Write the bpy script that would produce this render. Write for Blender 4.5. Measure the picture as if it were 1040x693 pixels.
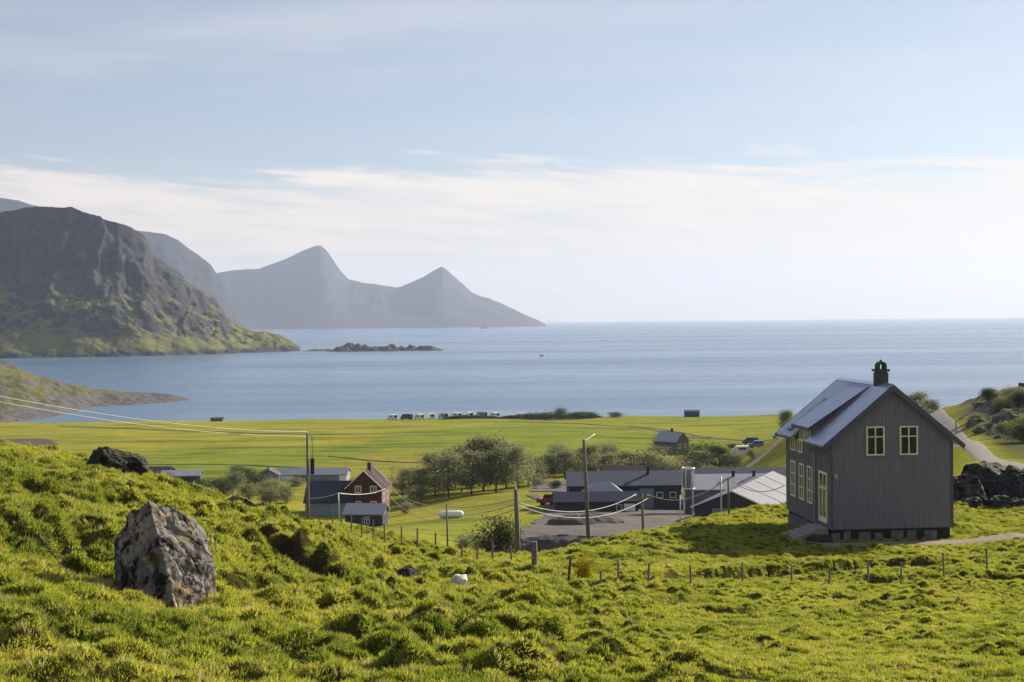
import bpy, bmesh, math, random
import numpy as np
from mathutils import Vector, Matrix

# ------------------------------------------------------------------ scene, camera, light
S = bpy.context.scene
C = S.collection
for o in list(bpy.data.objects):
    bpy.data.objects.remove(o)

F, CX, CY = 1430.0, 520.0, 346.5           # focal length and centre of the 1040 x 693 photograph, in its pixels
CAM = Vector((0.0, 0.0, 50.0))
PITCH = math.radians(0.85)
ROLL = math.radians(-0.60)
cam_d = bpy.data.cameras.new("camera")
cam_d.sensor_width = 36.0
cam_d.lens = 36.0 * F / 1040.0
cam_d.clip_start = 0.5
cam_d.clip_end = 90000.0
cam = bpy.data.objects.new("camera", cam_d)
C.objects.link(cam)
ROT = Matrix.Rotation(math.radians(90) - PITCH, 4, 'X') @ Matrix.Rotation(ROLL, 4, 'Z')
cam.matrix_world = Matrix.Translation(CAM) @ ROT
S.camera = cam

SUN_AZ, SUN_EL = math.radians(46.0), math.radians(25.0)     # azimuth from +Y towards +X
sun_dir = Vector((math.sin(SUN_AZ) * math.cos(SUN_EL), math.cos(SUN_AZ) * math.cos(SUN_EL), math.sin(SUN_EL)))
sun_d = bpy.data.lights.new("sun", 'SUN')
sun_d.energy = 5.0
sun_d.angle = math.radians(0.5)
sun_d.color = (1.0, 0.90, 0.76)
sun = bpy.data.objects.new("sun", sun_d)
C.objects.link(sun)
sun.location = (60, 60, 120)
sun.rotation_euler = sun_dir.to_track_quat('Z', 'Y').to_euler()

S.view_settings.view_transform = 'Standard'
S.view_settings.look = 'None'
S.view_settings.gamma = 1.0
S.view_settings.use_curve_mapping = False
S.view_settings.exposure = 1.02
S.render.engine = 'CYCLES'
S.cycles.use_denoising = True
try:
    S.cycles.denoising_input_passes = 'RGB_ALBEDO_NORMAL'
    S.cycles.denoising_prefilter = 'ACCURATE'
except Exception:
    pass
S.cycles.max_bounces = 5
S.cycles.diffuse_bounces = 3
S.cycles.glossy_bounces = 2
S.cycles.transmission_bounces = 2
S.cycles.volume_bounces = 0
S.cycles.transparent_max_bounces = 6
S.cycles.sample_clamp_indirect = 6.0


class NT:
    """tiny node-tree writer"""
    def __init__(self, tree):
        self.t = tree

    def n(self, typ, ins=None, **props):
        nd = self.t.nodes.new(typ)
        for k, v in props.items():
            setattr(nd, k, v)
        for k, v in (ins or {}).items():
            self.put(nd.inputs[k], v)
        return nd

    def put(self, sock, v):
        if isinstance(v, bpy.types.NodeSocket):
            self.t.links.new(v, sock)
        elif isinstance(v, bpy.types.Node):
            self.t.links.new(v.outputs[0], sock)
        else:
            if hasattr(sock.default_value, '__len__') and len(sock.default_value) == 4 and len(v) == 3:
                v = tuple(v) + (1.0,)
            sock.default_value = v

    def math(self, op, a, b=0.0, c=None, clamp=False):
        nd = self.t.nodes.new('ShaderNodeMath')
        nd.operation = op
        nd.use_clamp = clamp
        self.put(nd.inputs[0], a)
        self.put(nd.inputs[1], b)
        if c is not None:
            self.put(nd.inputs[2], c)
        return nd.outputs[0]

    def ramp(self, fac, stops, interp='LINEAR'):
        nd = self.t.nodes.new('ShaderNodeValToRGB')
        nd.color_ramp.interpolation = interp
        els = nd.color_ramp.elements
        while len(els) < len(stops):
            els.new(0.5)
        for e, (p, c) in zip(els, stops):
            e.position = p
            e.color = tuple(c) + (1.0,) if len(c) == 3 else c
        self.put(nd.inputs[0], fac)
        return nd.outputs[0]

    def step(self, v, a, b):
        nd = self.t.nodes.new('ShaderNodeMapRange')
        nd.interpolation_type = 'SMOOTHSTEP'
        self.put(nd.inputs[0], v)
        self.put(nd.inputs[1], a)
        self.put(nd.inputs[2], b)
        return nd.outputs[0]

    def mix(self, fac, a, b, blend='MIX'):
        nd = self.t.nodes.new('ShaderNodeMix')
        nd.data_type = 'RGBA'
        nd.blend_type = blend
        self.put(nd.inputs[0], fac)
        self.put(nd.inputs[6], a)
        self.put(nd.inputs[7], b)
        return nd.outputs[2]

    def noise(self, vec, scale, detail=4.0, rough=0.55, dist=0.0):
        nd = self.n('ShaderNodeTexNoise', {'Scale': scale, 'Detail': detail, 'Roughness': rough, 'Distortion': dist})
        if vec is not None:
            self.put(nd.inputs['Vector'], vec)
        return nd.outputs['Fac']

    def mapping(self, vec, scale=(1, 1, 1), rot=(0, 0, 0), loc=(0, 0, 0)):
        nd = self.n('ShaderNodeMapping', {'Scale': scale, 'Rotation': rot, 'Location': loc})
        self.put(nd.inputs['Vector'], vec)
        return nd.outputs[0]


# ---- sky
W = bpy.data.worlds.new("World")
S.world = W
W.use_nodes = True
wt = W.node_tree
wt.nodes.clear()
q = NT(wt)
tc = q.n('ShaderNodeTexCoord')
sx = q.n('ShaderNodeSeparateXYZ', {'Vector': tc.outputs['Generated']})
X_, Y_, Z_ = sx.outputs
zc = q.math('MAXIMUM', Z_, 0.004)
cv = q.n('ShaderNodeCombineXYZ', {'X': X_, 'Y': Y_, 'Z': zc})
sky = q.n('ShaderNodeTexSky', sky_type='NISHITA', sun_disc=False, sun_elevation=SUN_EL, sun_rotation=SUN_AZ,
          altitude=50.0, air_density=1.0, dust_density=0.5, ozone_density=3.0)
q.put(sky.inputs[0], cv)
# thin cloud: a low bank near the horizon and faint high veils, as cloud cover in the sky itself
az = q.math('ARCTAN2', X_, Y_)
el = q.math('ARCSINE', zc)
warp = q.noise(q.n('ShaderNodeCombineXYZ', {'X': q.math('MULTIPLY', az, 2.2), 'Y': q.math('MULTIPLY', el, 9.0), 'Z': 0.0}).outputs[0], 2.0, 3.0)
cvec = q.n('ShaderNodeCombineXYZ', {'X': q.math('MULTIPLY', az, 3.2),
                                    'Y': q.math('ADD', q.math('MULTIPLY', el, 34.0), q.math('MULTIPLY', az, 2.4)),
                                    'Z': q.math('MULTIPLY', warp, 0.5)}).outputs[0]
n1 = q.noise(cvec, 1.6, 7.0, 0.58, 0.3)
n2 = q.noise(cvec, 4.0, 6.0, 0.6, 0.2)
edge = q.math('ADD', el, q.math('MULTIPLY', q.math('SUBTRACT', n1, 0.5), -0.060))
edge = q.math('ADD', edge, q.math('MULTIPLY', q.math('SUBTRACT', n2, 0.5), -0.038))
bank = q.math('SUBTRACT', 1.0, q.step(edge, 0.097, 0.113))
body = q.step(q.math('ADD', q.math('MULTIPLY', n1, 0.45), q.math('MULTIPLY', n2, 0.65)), 0.36, 0.68)
cover = q.math('MULTIPLY', bank, q.math('MULTIPLY_ADD', body, 0.62, 0.38))
veil_n = q.noise(q.n('ShaderNodeCombineXYZ', {'X': q.math('MULTIPLY', az, 2.0), 'Y': q.math('MULTIPLY', el, 14.0), 'Z': 3.0}).outputs[0], 1.5, 6.0, 0.6)
veil = q.math('MULTIPLY', q.step(veil_n, 0.40, 0.8), 0.28)
cover = q.math('MAXIMUM', cover, q.math('ADD', veil, 0.03))
ccol = q.mix(q.step(el, 0.0, 0.13), (9.9, 8.0, 5.8, 1), (9.3, 8.4, 7.4, 1))
skyb = q.mix(0.30, sky.outputs[0], (5.2, 4.9, 5.2, 1))     # thin high veil
skyc = q.mix(cover, skyb, ccol)
bg = q.n('ShaderNodeBackground', {'Color': skyc, 'Strength': 0.053})
q.n('ShaderNodeOutputWorld', {'Surface': bg.outputs[0]})


# ------------------------------------------------------------------ helpers: projection, noise, terrain
def ray(px, py):
    d = ROT.to_3x3() @ Vector(((px - CX) / F, -(py - CY) / F, -1.0))
    return d / d.y


def at(px, py, D):
    """world point seen at photograph pixel px, py at distance D along +Y"""
    return CAM + ray(px, py) * D


def x_at(px, D, py=430):
    return (CAM + ray(px, py) * D).x


def h2(ix, iy, s):
    n = (ix * 374761393 + iy * 668265263 + s * 1442695041) & 0xffffffff
    n = ((n ^ (n >> 13)) * 1274126177) & 0xffffffff
    return ((n ^ (n >> 16)) & 0xffffffff) / 4294967296.0


def vnoise(x, y, s=0):
    ix = np.floor(x).astype(np.int64); iy = np.floor(y).astype(np.int64)
    fx = x - ix; fy = y - iy
    ux = fx * fx * fx * (fx * (fx * 6 - 15) + 10); uy = fy * fy * fy * (fy * (fy * 6 - 15) + 10)
    a = h2(ix, iy, s); b = h2(ix + 1, iy, s); c = h2(ix, iy + 1, s); d = h2(ix + 1, iy + 1, s)
    return (a + (b - a) * ux) * (1 - uy) + (c + (d - c) * ux) * uy


def fbm(x, y, o=4, s=0, gain=0.5):
    t = 0.0; a = 1.0; n = 0.0
    for i in range(o):
        t = t + a * (vnoise(x * 2 ** i + 17.3 * i, y * 2 ** i - 9.1 * i, s + i) * 2 - 1); n += a; a *= gain
    return t / n


def ridged(x, y, o=4, s=0):
    t = 0.0; a = 1.0; n = 0.0
    for i in range(o):
        t = t + a * (1 - np.abs(vnoise(x * 2 ** i + 7.7 * i, y * 2 ** i + 3.1 * i, s + i) * 2 - 1) * 1.0) ** 2; n += a; a *= 0.5
    return t / n


def mounds(x, y, s, R, thr):
    """rounded hummocks on a jittered grid; each has its own height, the tallest one wins where they meet"""
    ix = np.floor(x).astype(np.int64); iy = np.floor(y).astype(np.int64)
    out = np.zeros(x.shape)
    for dx in (-1, 0, 1):
        for dy in (-1, 0, 1):
            cx = ix + dx; cy = iy + dy
            d = np.hypot(cx + h2(cx, cy, s) - x, cy + h2(cx, cy, s + 5) - y)
            r = h2(cx, cy, s + 11)
            k = sstep(thr, thr + 0.18, r) * (0.55 + 0.6 * (r * 7.3 % 1.0)) + 0.08
            m = np.clip(1 - d / (R * (0.8 + 0.35 * h2(cx, cy, s + 17))), 0, 1)
            out = np.maximum(out, k * (m * m * (3 - 2 * m)) ** 0.8)
    return out


def sstep(a, b, v):
    t = np.clip((v - a) / (b - a), 0, 1)
    return t * t * (3 - 2 * t)


ctrl = []      # (u, v, t): direction, log distance, downward slope of the sight line to the ground there


def gp(px, py, D):
    p = at(px, py, D); ctrl.append((p.x / D, math.log(D), (50.0 - p.z) / D))


def gz(px, D, z):
    ctrl.append((x_at(px, D) / D, math.log(D), (50.0 - z) / D))


for px, py, D in [(-250, 830, 14), (0, 830, 14), (260, 840, 14.2), (520, 850, 14.5), (780, 840, 15.5), (1040, 830, 17), (1290, 830, 17)]: gp(px, py, D)
for px, D in [(-200, 20), (0, 20), (130, 20.5), (260, 21.5), (400, 22.5), (520, 23.5), (650, 24.5), (780, 25.5), (910, 26.5), (1040, 27), (1250, 28)]: gp(px, 693, D)
for px, py, D in [
    (0, 620, 25.5), (0, 560, 32.5), (0, 510, 43), (0, 475, 54), (0, 454, 63),
    (85, 620, 27), (85, 560, 35), (85, 510, 46), (85, 482, 57), (85, 466, 63),
    (170, 620, 30), (170, 560, 38), (170, 520, 48), (170, 494, 58),
    (260, 640, 28.5), (260, 600, 35), (260, 560, 44), (260, 535, 52), (260, 522, 57),
    (330, 650, 29), (330, 605, 38), (330, 575, 45), (330, 548, 54),
    (338, 542, 105), (391, 559, 88),
    (400, 650, 30), (400, 615, 40), (400, 590, 52), (400, 575, 64),
    (466, 650, 31), (466, 598, 50), (466, 580, 64), (470, 567, 79),
    (520, 650, 33), (520, 610, 46), (520, 592, 57), (520, 578, 70),
    (600, 640, 38), (600, 600, 58), (600, 575, 70), (600, 554, 84), (640, 545, 90), (700, 532, 98), (760, 520, 106), (797, 514, 112),
    (700, 640, 40), (700, 600, 58), (700, 575, 72), (700, 551, 85),
    (800, 640, 41), (800, 600, 62), (800, 575, 76), (800, 551, 89), (800, 535, 99),
    (880, 640, 42), (880, 593, 69), (880, 568, 80), (880, 551, 89),
    (960, 640, 43), (960, 590, 69), (960, 549, 90),
    (1040, 640, 43), (1040, 588, 70), (1040, 546, 91), (1040, 521, 106), (985, 522, 106),
    (1250, 640, 43), (1250, 560, 80),
    (1040, 477, 135), (1028, 472, 142), (985, 452, 180), (965, 433, 235), (948, 416, 310),
    (1040, 393, 270), (1000, 407, 270), (1040, 440, 200), (1040, 465, 160),
    (640, 520, 225), (640, 537, 200), (560, 546, 185), (385, 527, 262), (312, 531, 150), (420, 545, 170), (420, 531, 225), (480, 500, 300),
]: gp(px, py, D)
for px, D, z in [
    (0, 78, 42), (0, 110, 31), (0, 160, 21), (85, 76, 41), (85, 110, 31), (170, 72, 41), (170, 110, 31), (170, 160, 22),
    (260, 72, 39.5), (260, 110, 32.5), (260, 160, 24), (330, 70, 39), (330, 90, 36.2), (-250, 60, 45), (-250, 110, 33),
    (520, 88, 35), (520, 115, 29.5), (520, 150, 23.5), (450, 120, 30), (600, 100, 32.5), (600, 135, 25.0), (640, 112, 31),
    (700, 125, 30.5), (760, 138, 29.5), (700, 165, 23), (880, 100, 35.7), (960, 106, 35.5), (880, 112, 35.2), (800, 112, 35),
    (880, 140, 31), (880, 190, 24), (900, 255, 23), (1000, 122, 35.2), (1040, 122, 35.5), (1200, 110, 37),
    (1120, 270, 42), (1250, 270, 50), (1250, 180, 44), (1040, 340, 28), (1040, 440, 13), (1040, 620, 4), (1250, 450, 18),
    (945, 370, 21), (945, 450, 11), (945, 620, 4.2), (-250, 250, 17), (0, 250, 15), (150, 250, 15.0),
(930, 300, 27.8), (900, 320, 26.5)]: gz(px, D, z)
for px, py, D in ((840, 420, 350),): gp(px, py, D)
for px in (-250, 0, 160, 320, 480, 640, 735):
    for D, z in ((320, 12.3), (400, 10.0), (500, 7.3), (600, 4.7)): gz(px, D, z)
for px in (-250, 0, 160, 320, 480, 640, 800, 960, 1250):
    for D, z in ((690, 2.4), (718, 0.6), (760, -3.0), (1050, -8)): gz(px, D, z)
for px in (800, 700, 640):
    gz(px, 262, 16.2)

cu = np.array(ctrl)
cu_u, cu_v, cu_t = cu[:, 0] * 3.0, cu[:, 1], cu[:, 2]


def tps_phi(r2):
    return 0.5 * r2 * np.log(r2 + 1e-12)


_n = len(cu)
_A = np.zeros((_n + 3, _n + 3))
_A[:_n, :_n] = tps_phi((cu_u[:, None] - cu_u[None]) ** 2 + (cu_v[:, None] - cu_v[None]) ** 2) + np.eye(_n) * 2e-4
_A[:_n, _n] = 1; _A[:_n, _n + 1] = cu_u; _A[:_n, _n + 2] = cu_v
_A[_n:, :_n] = _A[:_n, _n:].T
_w = np.linalg.solve(_A, np.concatenate([cu_t, np.zeros(3)]))


def base_z(x, y):
    x = np.asarray(x, float); y = np.asarray(y, float)
    sh = x.shape
    u = (x / y * 3.0).ravel(); v = np.log(y).ravel()
    out = np.empty(u.shape)
    for i in range(0, len(u), 40000):
        a = u[i:i + 40000, None] - cu_u[None]; b = v[i:i + 40000, None] - cu_v[None]
        r2 = a * a + b * b
        out[i:i + 40000] = tps_phi(r2) @ _w[:_n] + _w[_n] + _w[_n + 1] * u[i:i + 40000] + _w[_n + 2] * v[i:i + 40000]
    return 50.0 - (out.reshape(sh) * y)


# house footprint (used to keep the ground flat around it)
HX, HY, HROT = x_at(905.5, 90.3), 90.3, math.radians(5.0)


def house_local(x, y):
    dx, dy = x - HX, y - HY
    c, s = math.cos(HROT), math.sin(HROT)
    return dx * c + dy * s, -dx * s + dy * c


PITS = []      # eroded banks under the turf edge: (x, y, radius_x, radius_y, depth)


def hummock(x, y):
    """small-scale relief of the turf"""
    near = 1 - sstep(112, 150, y)
    ang = x / y * 1430 + 520
    left = 1 - sstep(430, 760, ang)
    gone = sstep(100, 105, y)
    cov = 0.45 + 0.55 * sstep(-0.3, 0.25, fbm(x / 7.0, y / 7.0, 3, 40))
    wx = x + 0.22 * fbm(x / 0.8, y / 0.8, 2, 21); wy = y + 0.22 * fbm(x / 0.8, y / 0.8, 2, 23)
    h = (0.24 + 0.25 * left) * cov * mounds(wx / 1.05, wy / 1.05, 3, 0.66, 0.52 - 0.40 * left)
    h = h + (0.13 + 0.09 * left) * cov * mounds(wx / 0.50 + 4, wy / 0.50, 9, 0.66, 0.45)
    h = h + (0.12 + 0.30 * left) * fbm(x / 4.5, y / 4.5, 3, 60) + 0.09 * fbm(x / 1.5, y / 1.5, 2, 70)
    for (cx_, cy_, hh, ww, dec) in SCARPS:
        k = (x > cx_[0] - 0.3) & (x < cx_[-1] + 0.3) & (y > cy_.min() - 4 * dec) & (y < cy_.max() + 4 * dec)
        if not k.any(): continue
        xk, yk = x[k], y[k]
        yc = np.interp(xk, cx_, cy_) + 0.45 * fbm(xk / 1.6, xk * 0 + 3.3, 3, 33)
        win = sstep(cx_[0] - 0.2, cx_[0] + 1.6, xk) * (1 - sstep(cx_[-1] - 1.6, cx_[-1] + 0.2, xk))
        e = yk - yc
        h[k] = h[k] + hh * win * (0.75 + 0.5 * fbm(xk / 2.2, yk / 6, 2, 35)) * (sstep(-ww, ww, e) - 0.5) * np.exp(-np.abs(e) / dec)
    lx, ly = house_local(x, y)
    dist = np.maximum(np.maximum(np.abs(lx) - 4.6, np.maximum(-ly - 2.4, ly - 10.6)), 0)
    keep = sstep(0.0, 2.5, dist)
    h = h * near * (0.12 + 0.88 * keep)
    for (a, b, rx, ry, dp) in PITS:
        k = (np.abs(x - a) < 2 * rx) & (np.abs(y - b) < 2 * ry)
        if k.any(): h[k] = h[k] - dp * np.exp(-(((x[k] - a) / rx) ** 2 + ((y[k] - b) / ry) ** 2) ** 1.6)
    far = sstep(120, 260, y)
    h = h + far * 0.5 * fbm(x / 40.0, y / 40.0, 3, 80) * (1 - sstep(560, 690, y))
    road_px = np.interp(y, [118, 132, 142, 160, 182, 215, 260, 320], [1100, 1052, 1026, 1003, 984, 970, 958, 947])
    rough = sstep(12, 42, ang - road_px) * sstep(965, 1010, ang + 12) * sstep(175, 215, y) * (1 - sstep(380, 460, y))
    h = h + rough * (4.6 * (ridged(x / 20.0, y / 20.0, 4, 90) - 0.5) + 1.6 * fbm(x / 5.0, y / 5.0, 3, 95))
    return h


SCARPS = []     # turf ledges facing the sea side of the slope: (xs, ys, height, half width, reach)


def ground_z(x, y):
    x = np.atleast_1d(np.asarray(x, float)); y = np.atleast_1d(np.asarray(y, float))
    return base_z(x, y) + hummock(x, y)


def gzs(x, y):
    return float(ground_z(x, y)[0])


def hit(px, py, d0=15.0, d1=800.0):
    """first point of the ground on the sight line through a photograph pixel"""
    D = np.exp(np.linspace(math.log(d0), math.log(d1), 900))
    r = ray(px, py)
    g = base_z(r.x * D, D)
    z = 50 + r.z * D
    k = np.argmax(z < g)
    return float(r.x * D[k]), float(D[k])


# bank hollows by the left knoll
for px, py, rx, ry, dp in ((293, 566, 0.75, 1.0, 0.75), (336, 588, 0.8, 1.0, 0.7), (312, 590, 0.5, 0.8, 0.4), (75, 572, 0.7, 0.9, 0.35),
                           (820, 581, 1.4, 1.2, 0.3), (700, 583, 1.6, 1.3, 0.35), (925, 574, 3.0, 1.2, 0.3), (870, 574, 2.0, 1.0, 0.3)):
    a, b = hit(px, py); PITS.append((a, b, rx, ry, dp))


for pl, hh, ww, dec in (([(660, 588), (700, 584), (760, 582), (820, 580), (880, 575), (925, 572), (965, 571)], 0.95, 0.35, 2.6),
                        ([(850, 592), (890, 591), (945, 587), (975, 586)], 0.55, 0.3, 1.6), ([(975, 589), (1010, 587), (1045, 588), (1090, 588)], 0.6, 0.3, 1.8),
                        ([(585, 622), (620, 624), (660, 618), (690, 617)], 0.65, 0.3, 1.8), ([(690, 622), (740, 624), (790, 626)], 0.45, 0.3, 1.4),
                        ([(266, 548), (285, 556), (310, 568), (335, 580), (362, 598)], 1.25, 0.35, 2.2), ([(208, 548), (232, 560), (256, 568)], 0.8, 0.3, 1.6),
                        ([(40, 585), (70, 580), (108, 578)], 0.7, 0.3, 1.6), ([(-20, 602), (20, 598), (38, 596)], 0.6, 0.3, 1.6), ([(400, 655), (440, 660), (480, 652), (520, 650)], 0.6, 0.3, 1.6),
                        ([(425, 640), (470, 632), (530, 636)], 0.55, 0.3, 1.5)):
    pp = [hit(*p) for p in pl]
    SCARPS.append((np.array([p[0] for p in pp]), np.array([p[1] for p in pp]), hh, ww, dec))


# ------------------------------------------------------------------ helpers: meshes and objects
def mesh_np(name, V, Fc, smooth=True):
    me = bpy.data.meshes.new(name)
    V = np.asarray(V, np.float32); Fc = np.asarray(Fc, np.int32)
    k = Fc.shape[1]
    me.vertices.add(len(V)); me.vertices.foreach_set('co', V.ravel())
    me.loops.add(Fc.size); me.loops.foreach_set('vertex_index', Fc.ravel())
    me.polygons.add(len(Fc)); me.polygons.foreach_set('loop_start', np.arange(0, Fc.size, k, dtype=np.int32))
    me.update(calc_edges=True)
    me.polygons.foreach_set('use_smooth', np.full(len(Fc), smooth, bool))
    me.validate()
    return me


def grid_faces(nr, nc):
    i = np.arange(nr - 1)[:, None] * nc + np.arange(nc - 1)[None]
    i = i.ravel()
    return np.stack([i, i + 1, i + nc + 1, i + nc], 1)


def link(name, me, mat=None, parent=None):
    o = bpy.data.objects.new(name, me)
    C.objects.link(o)
    if mat is not None and me is not None:
        me.materials.clear(); me.materials.append(mat)
    if parent is not None:
        o.parent = parent
    return o


def tag(o, label, cat, group=None):
    o['label'] = label; o['category'] = cat
    if group: o['group'] = group
    return o


def thing(name, label, cat, loc=(0, 0, 0), rz=0.0, group=None):
    o = bpy.data.objects.new(name, None)
    C.objects.link(o)
    o.empty_display_size = 0.3
    o.location = loc; o.rotation_euler = (0, 0, rz)
    return tag(o, label, cat, group)


class MB:
    """collects shapes for ONE mesh object"""
    def __init__(self):
        self.v = []; self.f = []

    def add(self, vs, fs):
        b = len(self.v)
        self.v += [tuple(p) for p in vs]
        self.f += [tuple(i + b for i in f) for f in fs]
        return self

    def box(self, x0, x1, y0, y1, z0, z1):
        return self.add([(x0, y0, z0), (x1, y0, z0), (x1, y1, z0), (x0, y1, z0), (x0, y0, z1), (x1, y0, z1), (x1, y1, z1), (x0, y1, z1)],
                        [(0, 3, 2, 1), (4, 5, 6, 7), (0, 1, 5, 4), (1, 2, 6, 5), (2, 3, 7, 6), (3, 0, 4, 7)])

    def prism(self, poly, axis, a, b):
        """closed polygon of 2-D points extruded along an axis: 'y' -> (x,z) points, 'x' -> (y,z) points, 'z' -> (x,y) points"""
        n = len(poly)
        mk = {'y': lambda p, t: (p[0], t, p[1]), 'x': lambda p, t: (t, p[0], p[1]), 'z': lambda p, t: (p[0], p[1], t)}[axis]
        vs = [mk(p, a) for p in poly] + [mk(p, b) for p in poly]
        fs = [tuple(range(n)), tuple(range(2 * n - 1, n - 1, -1))] + [(i, i + n, (i + 1) % n + n, (i + 1) % n) for i in range(n)]
        return self.add(vs, fs)

    def tube(self, pts, rad, n=6, cap=True):
        pts = [Vector(p) for p in pts]
        if not hasattr(rad, '__len__'): rad = [rad] * len(pts)
        vs = []; fs = []
        for i, p in enumerate(pts):
            t = (pts[min(i + 1, len(pts) - 1)] - pts[max(i - 1, 0)]).normalized()
            a = t.cross(Vector((0.13, 0.31, 1)) if abs(t.z) < 0.9 else Vector((1, 0.07, 0))).normalized()
            b = t.cross(a)
            for k in range(n):
                g = 2 * math.pi * k / n
                vs.append(p + (a * math.cos(g) + b * math.sin(g)) * rad[i])
        for i in range(len(pts) - 1):
            for k in range(n):
                fs.append((i * n + k, i * n + (k + 1) % n, (i + 1) * n + (k + 1) % n, (i + 1) * n + k))
        if cap:
            fs.append(tuple(range(n - 1, -1, -1))); fs.append(tuple(range((len(pts) - 1) * n, len(pts) * n)))
        return self.add(vs, fs)

    def build(self, name, mat, parent=None, smooth=False, bevel=0.0):
        me = bpy.data.meshes.new(name)
        me.from_pydata(self.v, [], self.f)
        bm = bmesh.new(); bm.from_mesh(me)
        bmesh.ops.recalc_face_normals(bm, faces=bm.faces)
        if bevel > 0:
            bmesh.ops.bevel(bm, geom=list(bm.edges), offset=bevel, segments=1, affect='EDGES', clamp_overlap=True)
        bm.to_mesh(me); bm.free()
        for p in me.polygons: p.use_smooth = smooth
        return link(name, me, mat, parent)


# ------------------------------------------------------------------ materials
MATS = {}


def mat_base(name):
    m = bpy.data.materials.new(name)
    m.use_nodes = True
    m.node_tree.nodes.clear()
    MATS[name] = m
    return m, NT(m.node_tree)


def bump(t, h, strength=0.4, dist=0.05):
    b = t.n('ShaderNodeBump', {'Strength': strength, 'Distance': dist})
    t.put(b.inputs['Height'], h)
    return b.outputs[0]


def finish(t, color, rough=0.8, normal=None, spec=0.3, metal=0.0):
    p = t.n('ShaderNodeBsdfPrincipled', {'Roughness': rough, 'Metallic': metal})
    t.put(p.inputs['Base Color'], color)
    p.inputs['Specular IOR Level'].default_value = spec
    if normal is not None: t.put(p.inputs['Normal'], normal)
    t.n('ShaderNodeOutputMaterial', {'Surface': p.outputs[0]})
    return p


def simple(name, col, rough=0.7, var=0.18, scale=3.0, metal=0.0, spec=0.3, bmp=0.0, stretch=(1, 1, 1)):
    m, t = mat_base(name)
    tcn = t.n('ShaderNodeTexCoord')
    v = t.mapping(tcn.outputs['Object'], stretch)
    n = t.noise(v, scale, 5.0)
    c = t.ramp(n, [(0.3, tuple(k * (1 - var) for k in col)), (0.7, tuple(min(1, k * (1 + var)) for k in col))])
    nm = bump(t, n, bmp, 0.02) if bmp else None
    finish(t, c, rough, nm, spec, metal)
    return m


def geo_pos(t):
    return t.n('ShaderNodeNewGeometry').outputs['Position']


# turf ground
def make_ground_mat():
    m, t = mat_base('turf_ground')
    pos = geo_pos(t)
    za = t.n('ShaderNodeAttribute', attribute_name='zones')          # R near meadow, G bare soil, B rock
    sep = t.n('ShaderNodeSeparateColor'); t.put(sep.inputs[0], za.outputs['Color'])
    nA = t.noise(pos, 0.16, 6.0, 0.6)
    nB = t.noise(pos, 1.6, 5.0, 0.6)
    nC = t.noise(t.mapping(pos, (0.020, 0.050, 0.05), (0, 0, 0.12)), 1.0, 5.0, 0.62)
    nD = t.noise(t.mapping(pos, (0.05, 0.30, 0.3), (0, 0, 0.05)), 1.0, 5.0, 0.65)
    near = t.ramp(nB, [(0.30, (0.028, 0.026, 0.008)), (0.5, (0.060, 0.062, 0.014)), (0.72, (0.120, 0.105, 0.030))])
    far = t.ramp(nC, [(0.32, (0.105, 0.140, 0.024)), (0.43, (0.200, 0.228, 0.034)), (0.54, (0.290, 0.275, 0.046)), (0.66, (0.150, 0.190, 0.030))])
    far = t.mix(t.math('MULTIPLY', t.step(nD, 0.52, 0.68), 0.6), far, (0.080, 0.090, 0.022))
    nE = t.noise(pos, 0.35, 8.0, 0.75)
    far = t.mix(t.math('MULTIPLY', t.step(nE, 0.48, 0.66), 0.55), far, (0.105, 0.120, 0.026))
    far = t.mix(t.math('MULTIPLY', t.step(nA, 0.62, 0.78), 0.35), far, (0.20, 0.165, 0.050))
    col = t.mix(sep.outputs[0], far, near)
    vp = t.n('ShaderNodeTexVoronoi', {'Scale': 1.0, 'Randomness': 0.9}); t.put(vp.inputs['Vector'], t.mapping(pos, (0.011, 0.0065, 0.0), (0, 0, 0.35)))
    par = t.n('ShaderNodeSeparateColor'); t.put(par.inputs[0], vp.outputs['Color'])
    tint = t.ramp(par.outputs[0], [(0.0, (0.62, 0.80, 0.75)), (0.35, (1.0, 1.0, 1.0)), (0.65, (1.18, 1.04, 0.95)), (1.0, (0.86, 0.80, 0.95))])
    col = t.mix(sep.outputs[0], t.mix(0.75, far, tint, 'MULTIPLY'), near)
    soil = t.ramp(nB, [(0.3, (0.030, 0.022, 0.015)), (0.7, (0.090, 0.066, 0.045))])
    col = t.mix(t.math('MULTIPLY', sep.outputs[1], t.step(nB, 0.3, 0.55)), col, soil)
    rn = t.noise(pos, 0.22, 8.0, 0.7)
    rock = t.ramp(t.noise(pos, 0.9, 6.0, 0.65), [(0.3, (0.050, 0.048, 0.052)), (0.7, (0.24, 0.22, 0.22))])
    nz = t.n('ShaderNodeSeparateXYZ', {'Vector': t.n('ShaderNodeNewGeometry').outputs['Normal']}).outputs[2]
    steep = t.step(t.math('ADD', nz, t.math('MULTIPLY', t.math('SUBTRACT', rn, 0.5), 1.1)), 0.97, 0.80)
    scrub = t.ramp(rn, [(0.35, (0.075, 0.080, 0.030)), (0.65, (0.165, 0.160, 0.050))])
    col = t.mix(sep.outputs[2], col, t.mix(steep, scrub, rock))
    bh = t.math('ADD', t.math('MULTIPLY', nB, 0.6), t.math('MULTIPLY', t.noise(pos, 7.0, 4.0), 0.4))
    finish(t, col, 1.0, bump(t, bh, 0.9, 0.35), 0.0)
    return m


make_ground_mat()


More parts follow.
